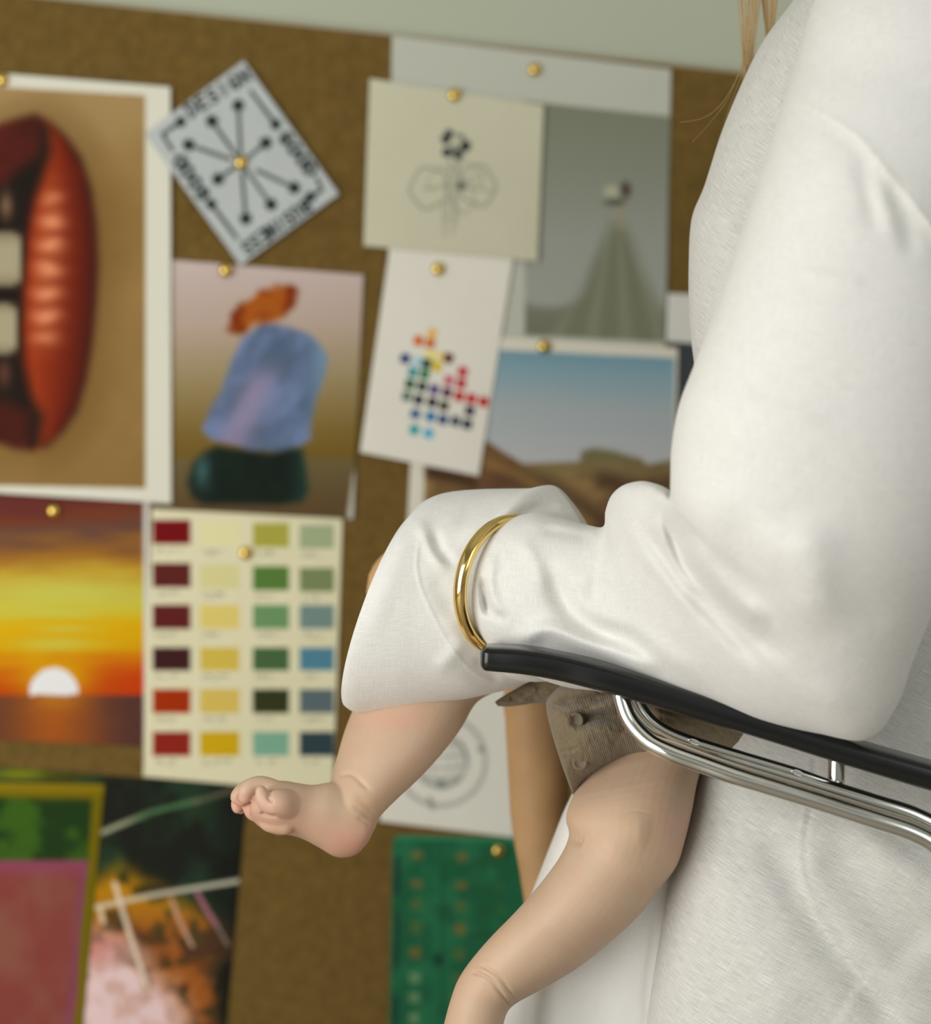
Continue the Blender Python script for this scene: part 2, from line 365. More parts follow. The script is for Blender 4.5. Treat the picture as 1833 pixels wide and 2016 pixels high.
def sheet(name, quad, off, fn, label, cat, step=3.0, curl=None, corner=0, group=None, thick=0.0005):
    """paper pinned to the board; quad = TL, TR, BR, BL in photo pixels, fn(X, Y) = printed colour"""
    q = np.array(quad, float); w = max(np.linalg.norm(q[1]-q[0]), np.linalg.norm(q[2]-q[3])); h = max(np.linalg.norm(q[3]-q[0]), np.linalg.norm(q[2]-q[1]))
    nx = int(w/step)+2; ny = int(h/step)+2
    u = np.linspace(0, 1, nx)[None, :]; v = np.linspace(0, 1, ny)[:, None]
    if corner:     # rounded corners
        r = corner; yy = v*h; ins = np.where(yy < r, r-np.sqrt(np.clip(r*r-(r-yy)**2, 0, None)), 0); ins = np.maximum(ins, np.where(h-yy < r, r-np.sqrt(np.clip(r*r-(r-(h-yy))**2, 0, None)), 0))
        u = ins/w+(1-2*ins/w)*u
    else: u = u+0*v
    v = v+0*u
    X = (q[0, 0]*(1-u)+q[1, 0]*u)*(1-v)+(q[3, 0]*(1-u)+q[2, 0]*u)*v
    Y = (q[0, 1]*(1-u)+q[1, 1]*u)*(1-v)+(q[3, 1]*(1-u)+q[2, 1]*u)*v
    o_ = 0.0125+off + (curl(u, v) if curl else 0)*np.ones_like(u)
    V = W(X, Y, 0.0); V = W(X, Y, o_)
    c = alb(fn(X, Y))
    idx = np.arange(nx*ny).reshape(ny, nx)
    f = np.stack([idx[:-1, :-1], idx[1:, :-1], idx[1:, 1:], idx[:-1, 1:]], -1).reshape(-1, 4).tolist()
    ob = mesh_obj(name, V.reshape(-1, 3), f, M['print'], smooth=True, col=c)
    s_ = ob.modifiers.new('thickness', 'SOLIDIFY'); s_.thickness = thick; s_.offset = -1
    return tag(ob, label, cat, group)

def c_lips(X, Y):
    top = 188-0.058*(287-X); bot = 961+0.02*(X-287)
    skin = mix((140, 111, 66), (120, 93, 50), fbm(X, Y, 120, 3))
    skin = mix(skin, (160, 136, 96), sst(Y, 420, 180)*0.55)
    # lip outline
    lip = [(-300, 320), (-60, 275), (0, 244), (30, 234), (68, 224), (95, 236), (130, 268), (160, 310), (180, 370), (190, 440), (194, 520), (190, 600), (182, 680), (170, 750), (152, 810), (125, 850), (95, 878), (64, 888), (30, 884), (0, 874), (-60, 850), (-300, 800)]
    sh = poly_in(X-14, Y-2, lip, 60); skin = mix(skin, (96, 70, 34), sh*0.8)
    L = poly_in(X, Y, lip, 9)
    t = np.interp(Y, [220, 300, 420, 560, 700, 800, 890], [90, 84, 60, 44, 40, 52, 70])    # inner edge of lower lip
    r = np.interp(Y, [220, 270, 340, 440, 520, 640, 720, 800, 860, 890], [80, 132, 172, 190, 194, 187, 176, 155, 120, 70])
    s_ = np.clip((X-t)/np.maximum(r-t, 20), 0, 1)
    red = ramp(s_, [(0, (112, 34, 12)), (.18, (138, 50, 22)), (.5, (114, 38, 18)), (.75, (92, 29, 16)), (1, (58, 24, 21))])
    hl = np.exp(-((s_-0.33)/0.2)**2)*sst(Y, 330, 420)*(1-sst(Y, 640, 720))
    rid = 0.5+0.5*np.sin(Y/7.6+2.2*vnoise(X, Y, 40, 9)+0.3*np.sin(X/30)); red = mix(red, (206, 132, 94), hl*(0.3+0.7*rid)*0.95)
    dark = mix((82, 30, 24), (56, 26, 20), fbm(X, Y, 60, 5))      # upper lip turned away
    inner = X < t
    col = np.where(inner[..., None], dark, red)
    mouth = poly_in(X, Y, [(95, 240), (100, 300), (84, 345), (62, 400), (48, 470), (44, 560), (40, 640), (46, 720), (62, 780), (84, 820), (76, 880), (60, 880), (52, 810), (20, 790), (-300, 760), (-300, 400), (0, 370), (40, 330), (76, 305), (82, 260)], 14)
    col = mix(col, (30, 24, 20), mouth)
    for (a, b_, c_, d_) in ((-120, 454, 42, 566), (-120, 594, 34, 700)):
        tm = sst(X, c_+4, c_-6)*sst(Y, b_-5, b_+9)*sst(Y, d_+5, d_-9); cr2 = ((X > c_-14) & ((Y < b_+12) | (Y > d_-12)))
        col = mix(col, mix((150, 142, 116), (118, 108, 82), sst(np.abs(Y-(b_+d_)/2), 20, 60)), tm*np.where(cr2, .5, 1))
    col = mix(col, (150, 112, 84), np.exp(-((X-12)/12)**2-((Y-405)/26)**2)*.7); col = mix(col, (120, 70, 56), np.exp(-((X-8)/14)**2-((Y-735)/28)**2)*.6)
    out = mix(skin, col, L)
    return mix(np.array((196, 194, 180.)), out, soft_in(286-X, Y-top, bot-Y))

# a small hand-lettering alphabet (strokes in a 1 x 1.4 box)
GL = {'D': [[(0, 0), (0, 1.4), (.6, 1.25), (.95, .7), (.6, .12), (0, 0)]], 'E': [[(.85, 0), (0, 0), (0, 1.4), (.85, 1.4)], [(0, .7), (.7, .7)]],
      'S': [[(.9, .15), (.45, 0), (.05, .3), (.3, .65), (.75, .8), (.9, 1.1), (.5, 1.4), (0, 1.25)]], 'I': [[(.45, 0), (.45, 1.4)]],
      'G': [[(.9, .2), (.5, 0), (.05, .45), (.1, 1.1), (.5, 1.4), (.9, 1.15), (.9, .8), (.5, .8)]], 'N': [[(0, 1.4), (0, 0), (.9, 1.4), (.9, 0)]],
      'O': [[(.45, 0), (0, .5), (.08, 1.15), (.5, 1.4), (.92, 1.1), (.95, .4), (.45, 0)]], 'B': [[(0, 0), (0, 1.4), (.7, 1.3), (.8, .95), (.1, .7), (.7, .5), (.65, .1), (0, 0)]],
      'U': [[(0, 0), (0, 1.1), (.45, 1.4), (.9, 1.1), (.9, 0)]]}
def letters(X, Y, text, p0, p1, size, w):
    """text from p0 to p1 along its baseline direction, letters standing to the left of it"""
    p0 = np.array(p0, float); p1 = np.array(p1, float); d = p1-p0; Ln = np.linalg.norm(d); d /= Ln; dn = np.array([-d[1], d[0]])   # dn = down of the letters
    k = np.zeros(X.shape); pitch = Ln/len(text)
    for i, ch in enumerate(text):
        o_ = p0+d*pitch*(i+.12)
        for s_ in GL[ch]:
            pts = [o_+d*x*pitch*.72+dn*(y-.7)*size for x, y in s_]
            k = np.maximum(k, stroke(X, Y, pts, w))
    return k
def c_card(X, Y):
    col = mix((168, 173, 172), (160, 165, 164), fbm(X, Y, 60, 2)); k = np.zeros(X.shape)
    c = (475, 321)
    for tip, st_ in (((469, 207), .13), ((417, 238), .16), ((371, 285), .2), ((429, 353), .2), ((484, 431), .17), ((534, 403), .1), ((580, 370), .3), ((524, 281), .2)):
        a = (c[0]+(tip[0]-c[0])*st_, c[1]+(tip[1]-c[1])*st_); k = np.maximum(k, stroke(X, Y, [a, tip], 7.5)*.8)
        k = np.maximum(k, np.clip((11.5-np.hypot(X-tip[0], Y-tip[1]))/3+.5, 0, 1))
        v = np.array(tip, float)-a; v /= np.linalg.norm(v); n_ = np.array([-v[1], v[0]])
        k = np.maximum(k, stroke(X, Y, [np.array(tip)-v*7+n_*10, np.array(tip)+v*4, np.array(tip)-v*7-n_*10], 5))
    for ln in ([(339, 295), (320, 264), (356, 240)], [(494, 180), (543, 245)], [(466, 468), (416, 402)], [(624, 352), (634, 374), (611, 388)]):
        k = np.maximum(k, stroke(X, Y, ln, 7.5)*.85); t_ = ln[-1]; k = np.maximum(k, np.clip((10.5-np.hypot(X-t_[0], Y-t_[1]))/3+.5, 0, 1))
    k = np.maximum(k, letters(X, Y, 'DESIGN', (368, 221), (492, 143), 18, 6.2))
    k = np.maximum(k, letters(X, Y, 'GOOD', (556, 262), (621, 346), 16, 8))
    k = np.maximum(k, letters(X, Y, 'BUSINESS', (608, 402), (478, 494), 18, 6.2))
    k = np.maximum(k, letters(X, Y, 'GOOD', (406, 392), (346, 304), 16, 8))
    return mix(col, (38, 46, 46), k)
def c_stones(X, Y):
    bgc = ramp(Y, [(520, (178, 162, 158)), (640, (164, 146, 132)), (740, (140, 124, 92)), (850, (112, 92, 46)), (895, (104, 82, 34)), (910, (96, 84, 54)), (1000, (84, 66, 42))])
    n = fbm(X, Y, 26, 21)
    col = mix(bgc, (150, 140, 150), 0)
    o_ = poly_in(X, Y, [(450, 650), (458, 615), (478, 598), (510, 572), (545, 562), (572, 560), (586, 574), (578, 600), (560, 622), (540, 636), (500, 640), (482, 658), (462, 656)], 6, (n-.5)*14)
    col = mix(col, mix((150, 78, 24), (112, 44, 14), sst(n, .35, .65)), o_)
    b_ = poly_in(X, Y, [(500, 648), (528, 637), (560, 640), (605, 655), (628, 678), (646, 700), (640, 740), (628, 775), (618, 800), (612, 840), (610, 866), (580, 880), (540, 890), (480, 882), (420, 866), (398, 846), (415, 808), (440, 760), (458, 700), (478, 665)], 5, (n-.5)*8)
    m2 = fbm(X+Y*.5, Y*.7, 50, 31)
    bl = mix((74, 90, 112), (100, 116, 150), sst(m2, .25, .75)); bl = mix(bl, (138, 122, 150), np.exp(-((X-500+(Y-780)*.45)/34)**2)*sst(Y, 690, 770)*.75); bl = mix(bl, (112, 140, 160), sst(X, 590, 640)*.6)
    col = mix(col, bl, b_)
    d_ = poly_in(X, Y, [(400, 890), (425, 878), (480, 885), (530, 892), (575, 882), (596, 884), (604, 930), (608, 965), (596, 988), (550, 994), (400, 993), (378, 980), (369, 950), (380, 910)], 7)
    dk = mix((26, 36, 30), (20, 28, 24), n); dk = mix(dk, (60, 96, 96), np.exp(-((X-398)/16)**2-((Y-925)/34)**2)*.8); dk = mix(dk, (34, 60, 52), sst(X, 560, 606)*.7)
    col = mix(col, dk, d_*(1-b_*0))
    col = mix(col, bl, b_*d_)
    edge = np.interp(Y, [540, 860, 940, 1022], [740, 720, 694, 683]); return mix(col, np.array((172, 170, 156.)), soft_in(X-edge))
def c_sunset(X, Y):
    n = fbm(X*.35+Y*.1, Y*1.6, 60, 41)-.5; yy = Y+n*70+(X-120)*.02
    col = ramp(yy, [(990, (92, 44, 38)), (1020, (104, 54, 34)), (1050, (92, 62, 52)), (1085, (140, 94, 36)), (1125, (172, 140, 44)), (1170, (180, 172, 64)), (1210, (190, 160, 26)), (1240, (196, 150, 6)), (1290, (192, 140, 4)), (1320, (182, 92, 4)), (1365, (168, 60, 4))])
    gl = np.exp(-((X-108)/75)**2-((Y-1335)/42)**2); col = mix(col, (196, 166, 10), gl*.8)
    for cx_, cy_, rx_, ry_ in ((120, 1165, 150, 22), (90, 1205, 130, 12), (110, 1268, 90, 14), (130, 1238, 70, 7)):
        col = mix(col, (178, 176, 76), np.exp(-((X-cx_)/rx_)**2-((Y-cy_)/ry_)**2)*.8)
    col = mix(col, (178, 52, 6), sst(X, 150, 290)*sst(Y, 1290, 1350)*.8)
    sea = mix((86, 52, 40), (150, 78, 26), np.exp(-((X-108)/85)**2)); sea = mix(sea, (66, 42, 44), sst(X, 170, 285)*.8); sea = mix(sea, (176, 120, 30), np.exp(-((X-108)/45)**2-((Y-1370)/22)**2)*.8)
    sea = mix(sea, (108, 60, 32), (fbm(X*.4, Y*2, 40, 44)-.3)*.7)
    col = mix(col, sea, sst(Y, 1366, 1371))
    sun = (np.hypot((X-106)/49, (Y-1367)/52) < 1) & (Y < 1368); col = np.where(sun[..., None], np.array((226, 222, 216.)), col)
    return mix(col, np.array((192, 190, 182.)), soft_in(X-283))
CH_ = [[(104, 16, 20), (204, 198, 152), (152, 148, 62), (144, 156, 122)], [(84, 32, 30), (194, 188, 134), (78, 112, 52), (110, 122, 82)], [(86, 30, 28), (200, 182, 102), (98, 134, 90), (104, 126, 122)],
       [(56, 28, 30), (190, 166, 70), (64, 92, 58), (72, 118, 136)], [(146, 44, 4), (192, 168, 82), (46, 52, 26), (82, 96, 100)], [(128, 34, 24), (184, 150, 18), (112, 154, 132), (44, 60, 66)]]
def c_chips(X, Y):
    col = mix((204, 198, 168), (196, 192, 160), fbm(X, Y, 90, 51))*np.ones(X.shape+(1,))
    xs = [(301, 375), (394, 471), (498, 569), (590, 658)]; ys = [(1024, 1071), (1109, 1156), (1191, 1238), (1275, 1320), (1357, 1404), (1441, 1488)]
    Xs = X + (Y-1024)*0.0; k = 0
    for r, (a, b_) in enumerate(ys):
        for q_, (c_, d_) in enumerate(xs):
            sh = 3*q_ if r < 2 else 0
            col = mix(col, np.array(CH_[r][q_], float), soft_in(X-c_, d_-X, Y-a-sh, b_+sh-Y))
            ln = (X > c_+4) & (X < d_-14-(r*7+q_*5) % 20) & ((np.abs(Y-b_-sh-10) < 1.4)) & (vnoise(X, Y, 5, r*4+q_) > .35); col = np.where(ln[..., None], col*0.62, col)
            ln = (X > c_+4) & (X < c_+34+(r*11+q_*3) % 16) & ((np.abs(Y-b_-sh-17) < 1.1)) & (vnoise(X, Y, 4, r*4+q_+30) > .4); col = np.where(ln[..., None], col*0.7, col)
    return col
def c_fields(X, Y):
    n = fbm(X, Y, 70, 61); e_ = np.interp(Y, [1545, 1700, 1860, 2016, 2300], [205, 194, 180, 165, 140])-X      # distance from right edge
    bord = mix((112, 88, 10), (92, 90, 8), n); bord = mix(bord, (128, 108, 14), sst(Y, 1575, 1540))
    g = mix((30, 52, 22), (52, 84, 24), sst(fbm(X, Y, 50, 63), .35, .7)); pk = mix((120, 58, 52), (124, 74, 62), sst(fbm(X, Y, 90, 65), .3, .7)); pk = mix(pk, (118, 58, 92), sst(e_, 48, 18)*.85); pk = mix(pk, (128, 62, 88), sst(Y, 1740, 1698)*.8)
    col = mix(g, pk, sst(Y, 1688, 1700)); w_ = 17+(n-.5)*8
    return mix(col, bord, np.clip(1-sst(e_, w_, w_+9)+(1-sst(Y-(1543+.02*X), 18, 36)), 0, 1))
def c_night(X, Y):
    n = fbm(X, Y, 55, 71); n2 = fbm(X, Y, 24, 73)
    col = mix((28, 30, 24), (34, 52, 36), sst(n, .35, .7)); col = mix(col, (22, 22, 20), sst(X, 380, 460)*.7)
    col = mix(col, (120, 124, 20), np.exp(-((X-40)/70)**2-((Y-1524)/12)**2)*.9); col = mix(col, (84, 78, 14), np.exp(-((X-130)/60)**2-((Y-1532)/10)**2)*.5)
    fire = sst(Y-(1700+np.abs(X-235)*.55), -30, 60)*sst(455-X-(2016-Y)*.0, 0, 60); fire = fire*(0.35+0.9*sst(n2, .3, .62))
    col = mix(col, mix((176, 122, 14), (150, 84, 34), sst(Y, 1740, 1860)), np.clip(fire, 0, .92)*sst(X, 460, 400+0*Y))
    col = mix(col, (72, 44, 28), sst(n, .5, .68)*sst(Y, 1790, 1850)*.7)
    pk = poly_in(X, Y, [(150, 1850), (215, 1838), (262, 1872), (300, 1925), (345, 1965), (372, 2030), (372, 2300), (120, 2300)], 36, (n2-.5)*40)
    col = mix(col, mix((196, 160, 150), (212, 186, 188), sst(n2, .3, .6)), pk*.95); col = mix(col, (176, 96, 88), np.exp(-((Y-1868)/28)**2)*sst(X, 270, 190)*.6)
    gr = mix((160, 158, 128), (72, 108, 72), sst(X, 230, 300)); col = mix(col, gr, stroke(X, Y, [(198, 1640), (300, 1598), (390, 1576)], 10, 5)*.9); col = mix(col, (96, 92, 72), stroke(X, Y, [(380, 1580), (470, 1552)], 9, 6)*.8)
    for p_, w_, c_ in (([(190, 1786), (300, 1762), (472, 1734)], 9, (186, 180, 160)), ([(226, 1740), (240, 1790), (262, 1860), (288, 1940)], 10, (204, 186, 168)), ([(338, 1770), (352, 1810), (378, 1862)], 8, (176, 140, 120)), ([(388, 1758), (412, 1800), (428, 1824)], 9, (158, 98, 116)), ([(428, 1824), (448, 1860)], 7, (112, 104, 92)), ([(196, 1786), (203, 1815)], 9, (200, 182, 160))):
        col = mix(col, c_, stroke(X, Y, p_, w_, 4)*.92)
    return col
def c_dress(X, Y):
    e_ = np.where(Y < 205+(X-1070)*.1, 1, 0)
    bgc = ramp(Y, [(200, (112, 116, 98)), (330, (122, 126, 112)), (480, (138, 142, 134)), (600, (142, 146, 138)), (640, (112, 114, 98)), (700, (100, 102, 86))])
    bgc = mix(bgc, (104, 106, 90), sst(Y+8*np.sin(X/30), 585, 610)*sst(X, 1180, 1120)*.8)
    dr = poly_in(X, Y, [(1205, 440), (1228, 440), (1246, 476), (1260, 520), (1286, 580), (1316, 640), (1322, 690), (1050, 690), (1100, 630), (1146, 575), (1170, 510), (1188, 470)], 14)
    dc = mix((108, 110, 92), (118, 120, 101), sst(np.sin((X-1215)/np.maximum(Y-380, 20)*26), -.4, .9)); bgc = mix(bgc, dc, dr)
    bgc = mix(bgc, (140, 132, 108), stroke(X, Y, [(1220, 408), (1222, 446)], 14, 4)*.8)
    bgc = mix(bgc, (160, 162, 138), np.clip(1-np.hypot((X-1205)/22, (Y-378)/18), 0, 1)*1.6); bgc = mix(bgc, (74, 62, 58), np.clip(1-np.hypot((X-1232)/15, (Y-374)/22), 0, 1)*1.7)
    bgc = mix(bgc, (84, 84, 72), np.clip(1-np.hypot((X-1210)/30, (Y-398)/11), 0, 1)*1.5)
    ins = soft_in(X-1033, 1319-X, Y-203-(X-1070)*.105, 660+(X-1033)*.05-Y)
    smu = np.exp(-((X-1284)/8)**2-((Y-172)/22)**2)*.12
    return mix(mix((170, 171, 160), (145, 145, 140), smu), bgc, ins)
def c_flower(X, Y):
    col = mix((184, 182, 160), (176, 174, 152), fbm(X, Y, 120, 81)); k = np.zeros(X.shape)
    for a in (((897, 312), (892, 460)), ((888, 300), (880, 440)), ((903, 312), (898, 440)), ((872, 400), (876, 466))): k = np.maximum(k, stroke(X, Y, list(a), 2.2)*.45)
    for cx_, cy_, rx_, ry_, a_ in ((845, 370, 36, 40, .2), (940, 365, 34, 40, -.3), (912, 392, 22, 26, 0), (865, 350, 14, 30, .8), (926, 340, 16, 30, -.8)):
        x_ = (X-cx_)*math.cos(a_)+(Y-cy_)*math.sin(a_); y_ = -(X-cx_)*math.sin(a_)+(Y-cy_)*math.cos(a_); th = np.arctan2(y_/ry_, x_/rx_); rr = np.hypot(x_/rx_, y_/ry_)
        k = np.maximum(k, np.exp(-((rr-1-.06*np.sin(5*th))/.055)**2)*.42)
    for dx_, dy_, r_ in ((-18, -14, 8), (-12, -25, 7), (14, -18, 5), (20, 0, 9), (24, -4, 6), (6, 16, 8), (-16, 12, 8), (0, 0, 4), (4, -22, 4), (-4, 6, 5)): k = np.maximum(k, np.clip((r_*1.2-np.hypot(X-896-dx_, Y-288-dy_))/3+.5, 0, 1)*(.95 if r_ > 5 else .5))
    for a in (((895, 366), (950, 340)), ((893, 366), (970, 376)), ((893, 356), (930, 372)), ((886, 366), (835, 372))): k = np.maximum(k, stroke(X, Y, list(a), 2.5)*.4)
    k = np.maximum(k, np.clip((9-np.hypot(X-909, Y-366))/4+.5, 0, 1)*.6)
    return mix(col, (36, 42, 46), k)
DOTS = [(851, 656, (214, 164, 88)), (824, 671, (190, 88, 30)), (847, 676, (184, 98, 44)), (798, 706, (36, 54, 104)), (822, 712, (150, 186, 196)), (847, 700, (214, 196, 120)), (866, 702, (208, 190, 128)), (883, 705, (84, 44, 30)), (840, 716, (30, 62, 60)), (860, 722, (190, 168, 30)),
        (813, 733, (48, 130, 136)), (836, 737, (36, 104, 64)), (807, 756, (26, 76, 40)), (831, 761, (22, 46, 44)), (855, 767, (72, 52, 112)), (880, 773, (72, 24, 60)), (884, 749, (176, 92, 108)), (911, 732, (170, 40, 52)), (908, 755, (164, 40, 54)), (904, 780, (168, 20, 24)), (928, 785, (172, 22, 26)), (952, 791, (164, 18, 26)),
        (801, 780, (86, 104, 90)), (824, 787, (24, 30, 46)), (851, 792, (26, 26, 40)), (874, 799, (52, 48, 34)), (925, 809, (40, 36, 56)), (818, 815, (54, 88, 130)), (848, 820, (22, 100, 148)), (872, 826, (40, 62, 106)), (897, 829, (44, 66, 84)), (920, 835, (26, 34, 56)), (816, 846, (44, 140, 142)), (844, 853, (72, 154, 184))]
def c_dots(X, Y):
    col = mix((206, 202, 192), (198, 195, 184), fbm(X, Y, 140, 91))
    for x_, y_, c_ in DOTS: u_ = (X-x_)*.975+(Y-y_)*.22; v_ = -(X-x_)*.22+(Y-y_)*.975; col = mix(col, c_, np.clip((9.5-np.maximum(np.abs(u_), np.abs(v_)))/3+.5, 0, 1)*np.clip((12.0-np.hypot(u_, v_))/3+.5, 0, 1))
    return col
def c_desert(X, Y):
    col = ramp(Y-(X-1160)*.04, [(680, (96, 132, 148)), (730, (118, 146, 158)), (800, (146, 156, 160)), (900, (162, 164, 166))]); n = fbm(X, Y, 40, 95)
    rg = np.interp(X, [820, 900, 960, 990, 1030, 1140, 1170, 1260, 1275, 1325], [900, 890, 868, 888, 912, 908, 890, 900, 914, 904])
    r_ = mix((104, 80, 52), (138, 112, 72), sst(fbm(X*.6-Y*.6, X*.4+Y, 46, 97), .35, .65)); r_ = mix(r_, (88, 58, 44), np.exp(-((X-985)/40)**2-((Y-950)/40)**2)*.8); r_ = mix(r_, (110, 100, 68), sst(X, 1030, 1080)*sst(Y, 960, 915)*.7)
    r_ = mix(r_, (58, 42, 30), stroke(X, Y, [(850, 930), (900, 940), (930, 950)], 22, 16)*.85); r_ = mix(r_, (66, 50, 38), stroke(X, Y, [(1190, 945), (1250, 965), (1325, 950)], 34, 26)*.75); r_ = mix(r_, (72, 56, 42), stroke(X, Y, [(1010, 935), (1080, 960), (1150, 1000), (1180, 1030)], 44, 30)*.8); r_ = mix(r_, (134, 102, 58), stroke(X, Y, [(930, 900), (1010, 930), (1090, 975), (1160, 1030)], 20, 16)*.7)
    col = mix(col, r_, sst(Y-rg, -2, 3)); bush = poly_in(X, Y, [(1142, 906), (1146, 888), (1168, 882), (1210, 888), (1240, 898), (1246, 906)], 5); col = mix(col, (104, 98, 68), bush)
    return mix(np.array((196, 192, 178.)), col, soft_in(X-835, 1328-X, Y-689-(X-985)*.046))
def c_globe(X, Y):
    col = mix((204, 202, 192), (198, 196, 186), fbm(X, Y, 130, 99)); k = np.zeros(X.shape); r = np.hypot(X-868, Y-1498)
    k = np.maximum(k, np.exp(-((r-51)/3.4)**2)*.75*(.5+.8*vnoise(X, Y, 9, 3)))
    for f_ in (.35, .7): k = np.maximum(k, np.exp(-((np.hypot((X-868)/(51*f_), (Y-1498)/51)-1)/.05)**2)*.4)
    for dy_ in (-30, -8, 14, 34): k = np.maximum(k, np.exp(-((Y-1498-dy_+((X-868)/51)**2*6)/2.6)**2)*(r < 51)*.45)
    k = np.maximum(k, np.exp(-((r-88)/4)**2)*.42)
    k = np.maximum(k, np.clip((9-np.hypot(X-948, Y-1475))/4, 0, 1)*.6); k = np.maximum(k, stroke(X, Y, [(846, 1574), (852, 1590)], 9, 4)*.6); k = np.maximum(k, np.clip((14-np.hypot(X-868, Y-1543))/9, 0, 1)*.6)
    return mix(col, (70, 78, 72), k)
def c_template(X, Y):
    n = fbm(X, Y, 40, 103); col = mix((36, 98, 66), (30, 84, 56), sst(n, .3, .7)); col = mix(col, (40, 128, 92), sst(Y-(1646+(X-775)*.02), 12, 0)*.9)
    for x_, y0_, y1_, w_ in ((783, 1690, 1760, 9), (782, 1800, 1900, 9), (779, 1960, 2080, 9), (872, 1660, 2060, 6)): col = mix(col, (24, 46, 42), stroke(X, Y, [(x_, y0_), (x_-2, y1_)], w_, 6)*(.85 if w_ == 9 else .3))
    for i, y_ in enumerate((1684, 1740, 1782, 1826, 1876, 1925, 1964, 2005, 2050)):
        for x_, s_ in ((821-i*.9, 1), (909-i*1.1, .8)):
            rr = np.maximum(np.abs(X-x_)/10, np.abs(Y-y_-(3 if s_ < 1 else 0))/(7 if i < 2 else 10)); ring = np.exp(-((rr-1)/.3)**2)
            cc = ((140, 92, 44) if i < 2 or (i + (s_ < 1)*1) % 3 == 1 else (92, 96, 46)) if i < 5 or s_ < 1 else (124, 142, 100)
            col = mix(col, cc, np.clip((1.05-rr)*3, 0, 1)*.55+ring*.25)
        col = mix(col, (38, 74, 46), np.exp(-((X-950)/18)**2-((Y-y_-14)/7)**2)*.7); col = mix(col, (60, 88, 44), np.exp(-((X-985)/10)**2-((Y-y_-4)/10)**2)*.6)
    col = mix(col, (20, 34, 34), np.exp(-((X-863)/9)**2-((Y-1890)/10)**2)*.9)
    return col
def soft_in(*d):
    r = 1.0
    for q_ in d: r = r*np.clip(q_/4.0+.5, 0, 1)
    return r
def flat(c): return lambda X, Y: np.ones(X.shape+(1,))*np.array(c, float)
def c_navy(X, Y): return mix((62, 66, 66), (52, 56, 60), fbm(X, Y, 60, 7))

cb = lambda amt: (lambda u, v: amt*np.clip(v-.35, 0, 1)**2)
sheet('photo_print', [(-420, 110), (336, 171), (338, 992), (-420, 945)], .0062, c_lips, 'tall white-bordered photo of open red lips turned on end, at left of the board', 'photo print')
sheet('lettered_card', [(480, 119), (668, 382), (474, 523), (285, 263)], .0074, c_card, 'small pale card of hand-inked arrows and words, pinned askew beside the lips photo', 'card', step=2.2, curl=lambda u, v: .002*(u-.5)**2)
sheet('photo_print', [(318, 510), (716, 541), (696, 1022), (300, 1001)], .0022, c_stones, 'photo of a blue rock balanced on a dark one with an orange pebble on top', 'photo print', curl=cb(.003))
sheet('photo_print', [(-420, 960), (294, 985), (292, 1470), (-420, 1440)], .0006, c_sunset, 'photo of an orange sunset over the sea, pinned below the lips photo', 'photo print')
sheet('paint_chart', [(299, 1000), (675, 1016), (656, 1562), (282, 1529)], .0012, c_chips, 'cream paint chart with four columns of coloured chips', 'paint chart', step=2.4, curl=cb(.004))
sheet('photo_print', [(-420, 1476), (488, 1548), (438, 2040), (425, 2420), (-420, 2420)][:2]+[(410, 2420), (-420, 2420)], .0006, c_night, 'dark photo of white rigging lines over an orange and pink glow, at the bottom left', 'photo print')
sheet('art_print', [(-420, 1533), (206, 1545), (128, 2420), (-420, 2420)], .0016, c_fields, 'abstract print of a green field above a dusky pink one in an olive border', 'art print')
sheet('photo_print', [(772, 70), (1322, 136), (1310, 730), (762, 690)], .0008, c_dress, 'large white sheet with a grey photo of a figure in a long pale gown', 'photo print', curl=lambda u, v: .002*np.clip(u-.6, 0, 1))
sheet('drawing', [(728, 154), (1071, 207), (1059, 514), (716, 484)], .0056, c_flower, 'cream paper with a pencil drawing of a flower with looping leaves', 'drawing', step=2.2, curl=lambda u, v: .004*np.clip(v-.5, 0, 1)**2)
sheet('dotted_print', [(768, 486), (1012, 506), (943, 937), (709, 890)], .0044, c_dots, 'tilted white sheet printed with a cluster of small coloured dots', 'print', step=2.2, curl=cb(.008))
sheet('photo_print', [(822, 652), (1335, 685), (1326, 1190), (795, 1170)], .0034, c_desert, 'photo of brown desert rocks under a blue sky, white border', 'photo print')
sheet('paper_slip', [(1315, 577), (1560, 590), (1556, 690), (1312, 672)], .0042, flat((192, 191, 184)), 'small blank white slip showing between the gown photo and the white shirt', 'paper')
sheet('photo_print', [(1325, 660), (1600, 680), (1590, 1050), (1322, 1030)], .0026, c_navy, 'dark slate print peeking out between the desert photo and the white shirt', 'photo print')
sheet('drawing', [(742, 1225), (996, 1236), (1012, 1649), (748, 1617)], .0012, c_globe, 'white sheet with a pencilled globe ringed by arrows, seen between the infant legs', 'drawing', step=2.2)
sheet('stencil_template', [(773, 1645), (1072, 1652), (1066, 2420), (760, 2420)], .0018, c_template, 'green plastic template with rows of small cut shapes, at the bottom of the board', 'template', step=2.2, corner=16, thick=.001)

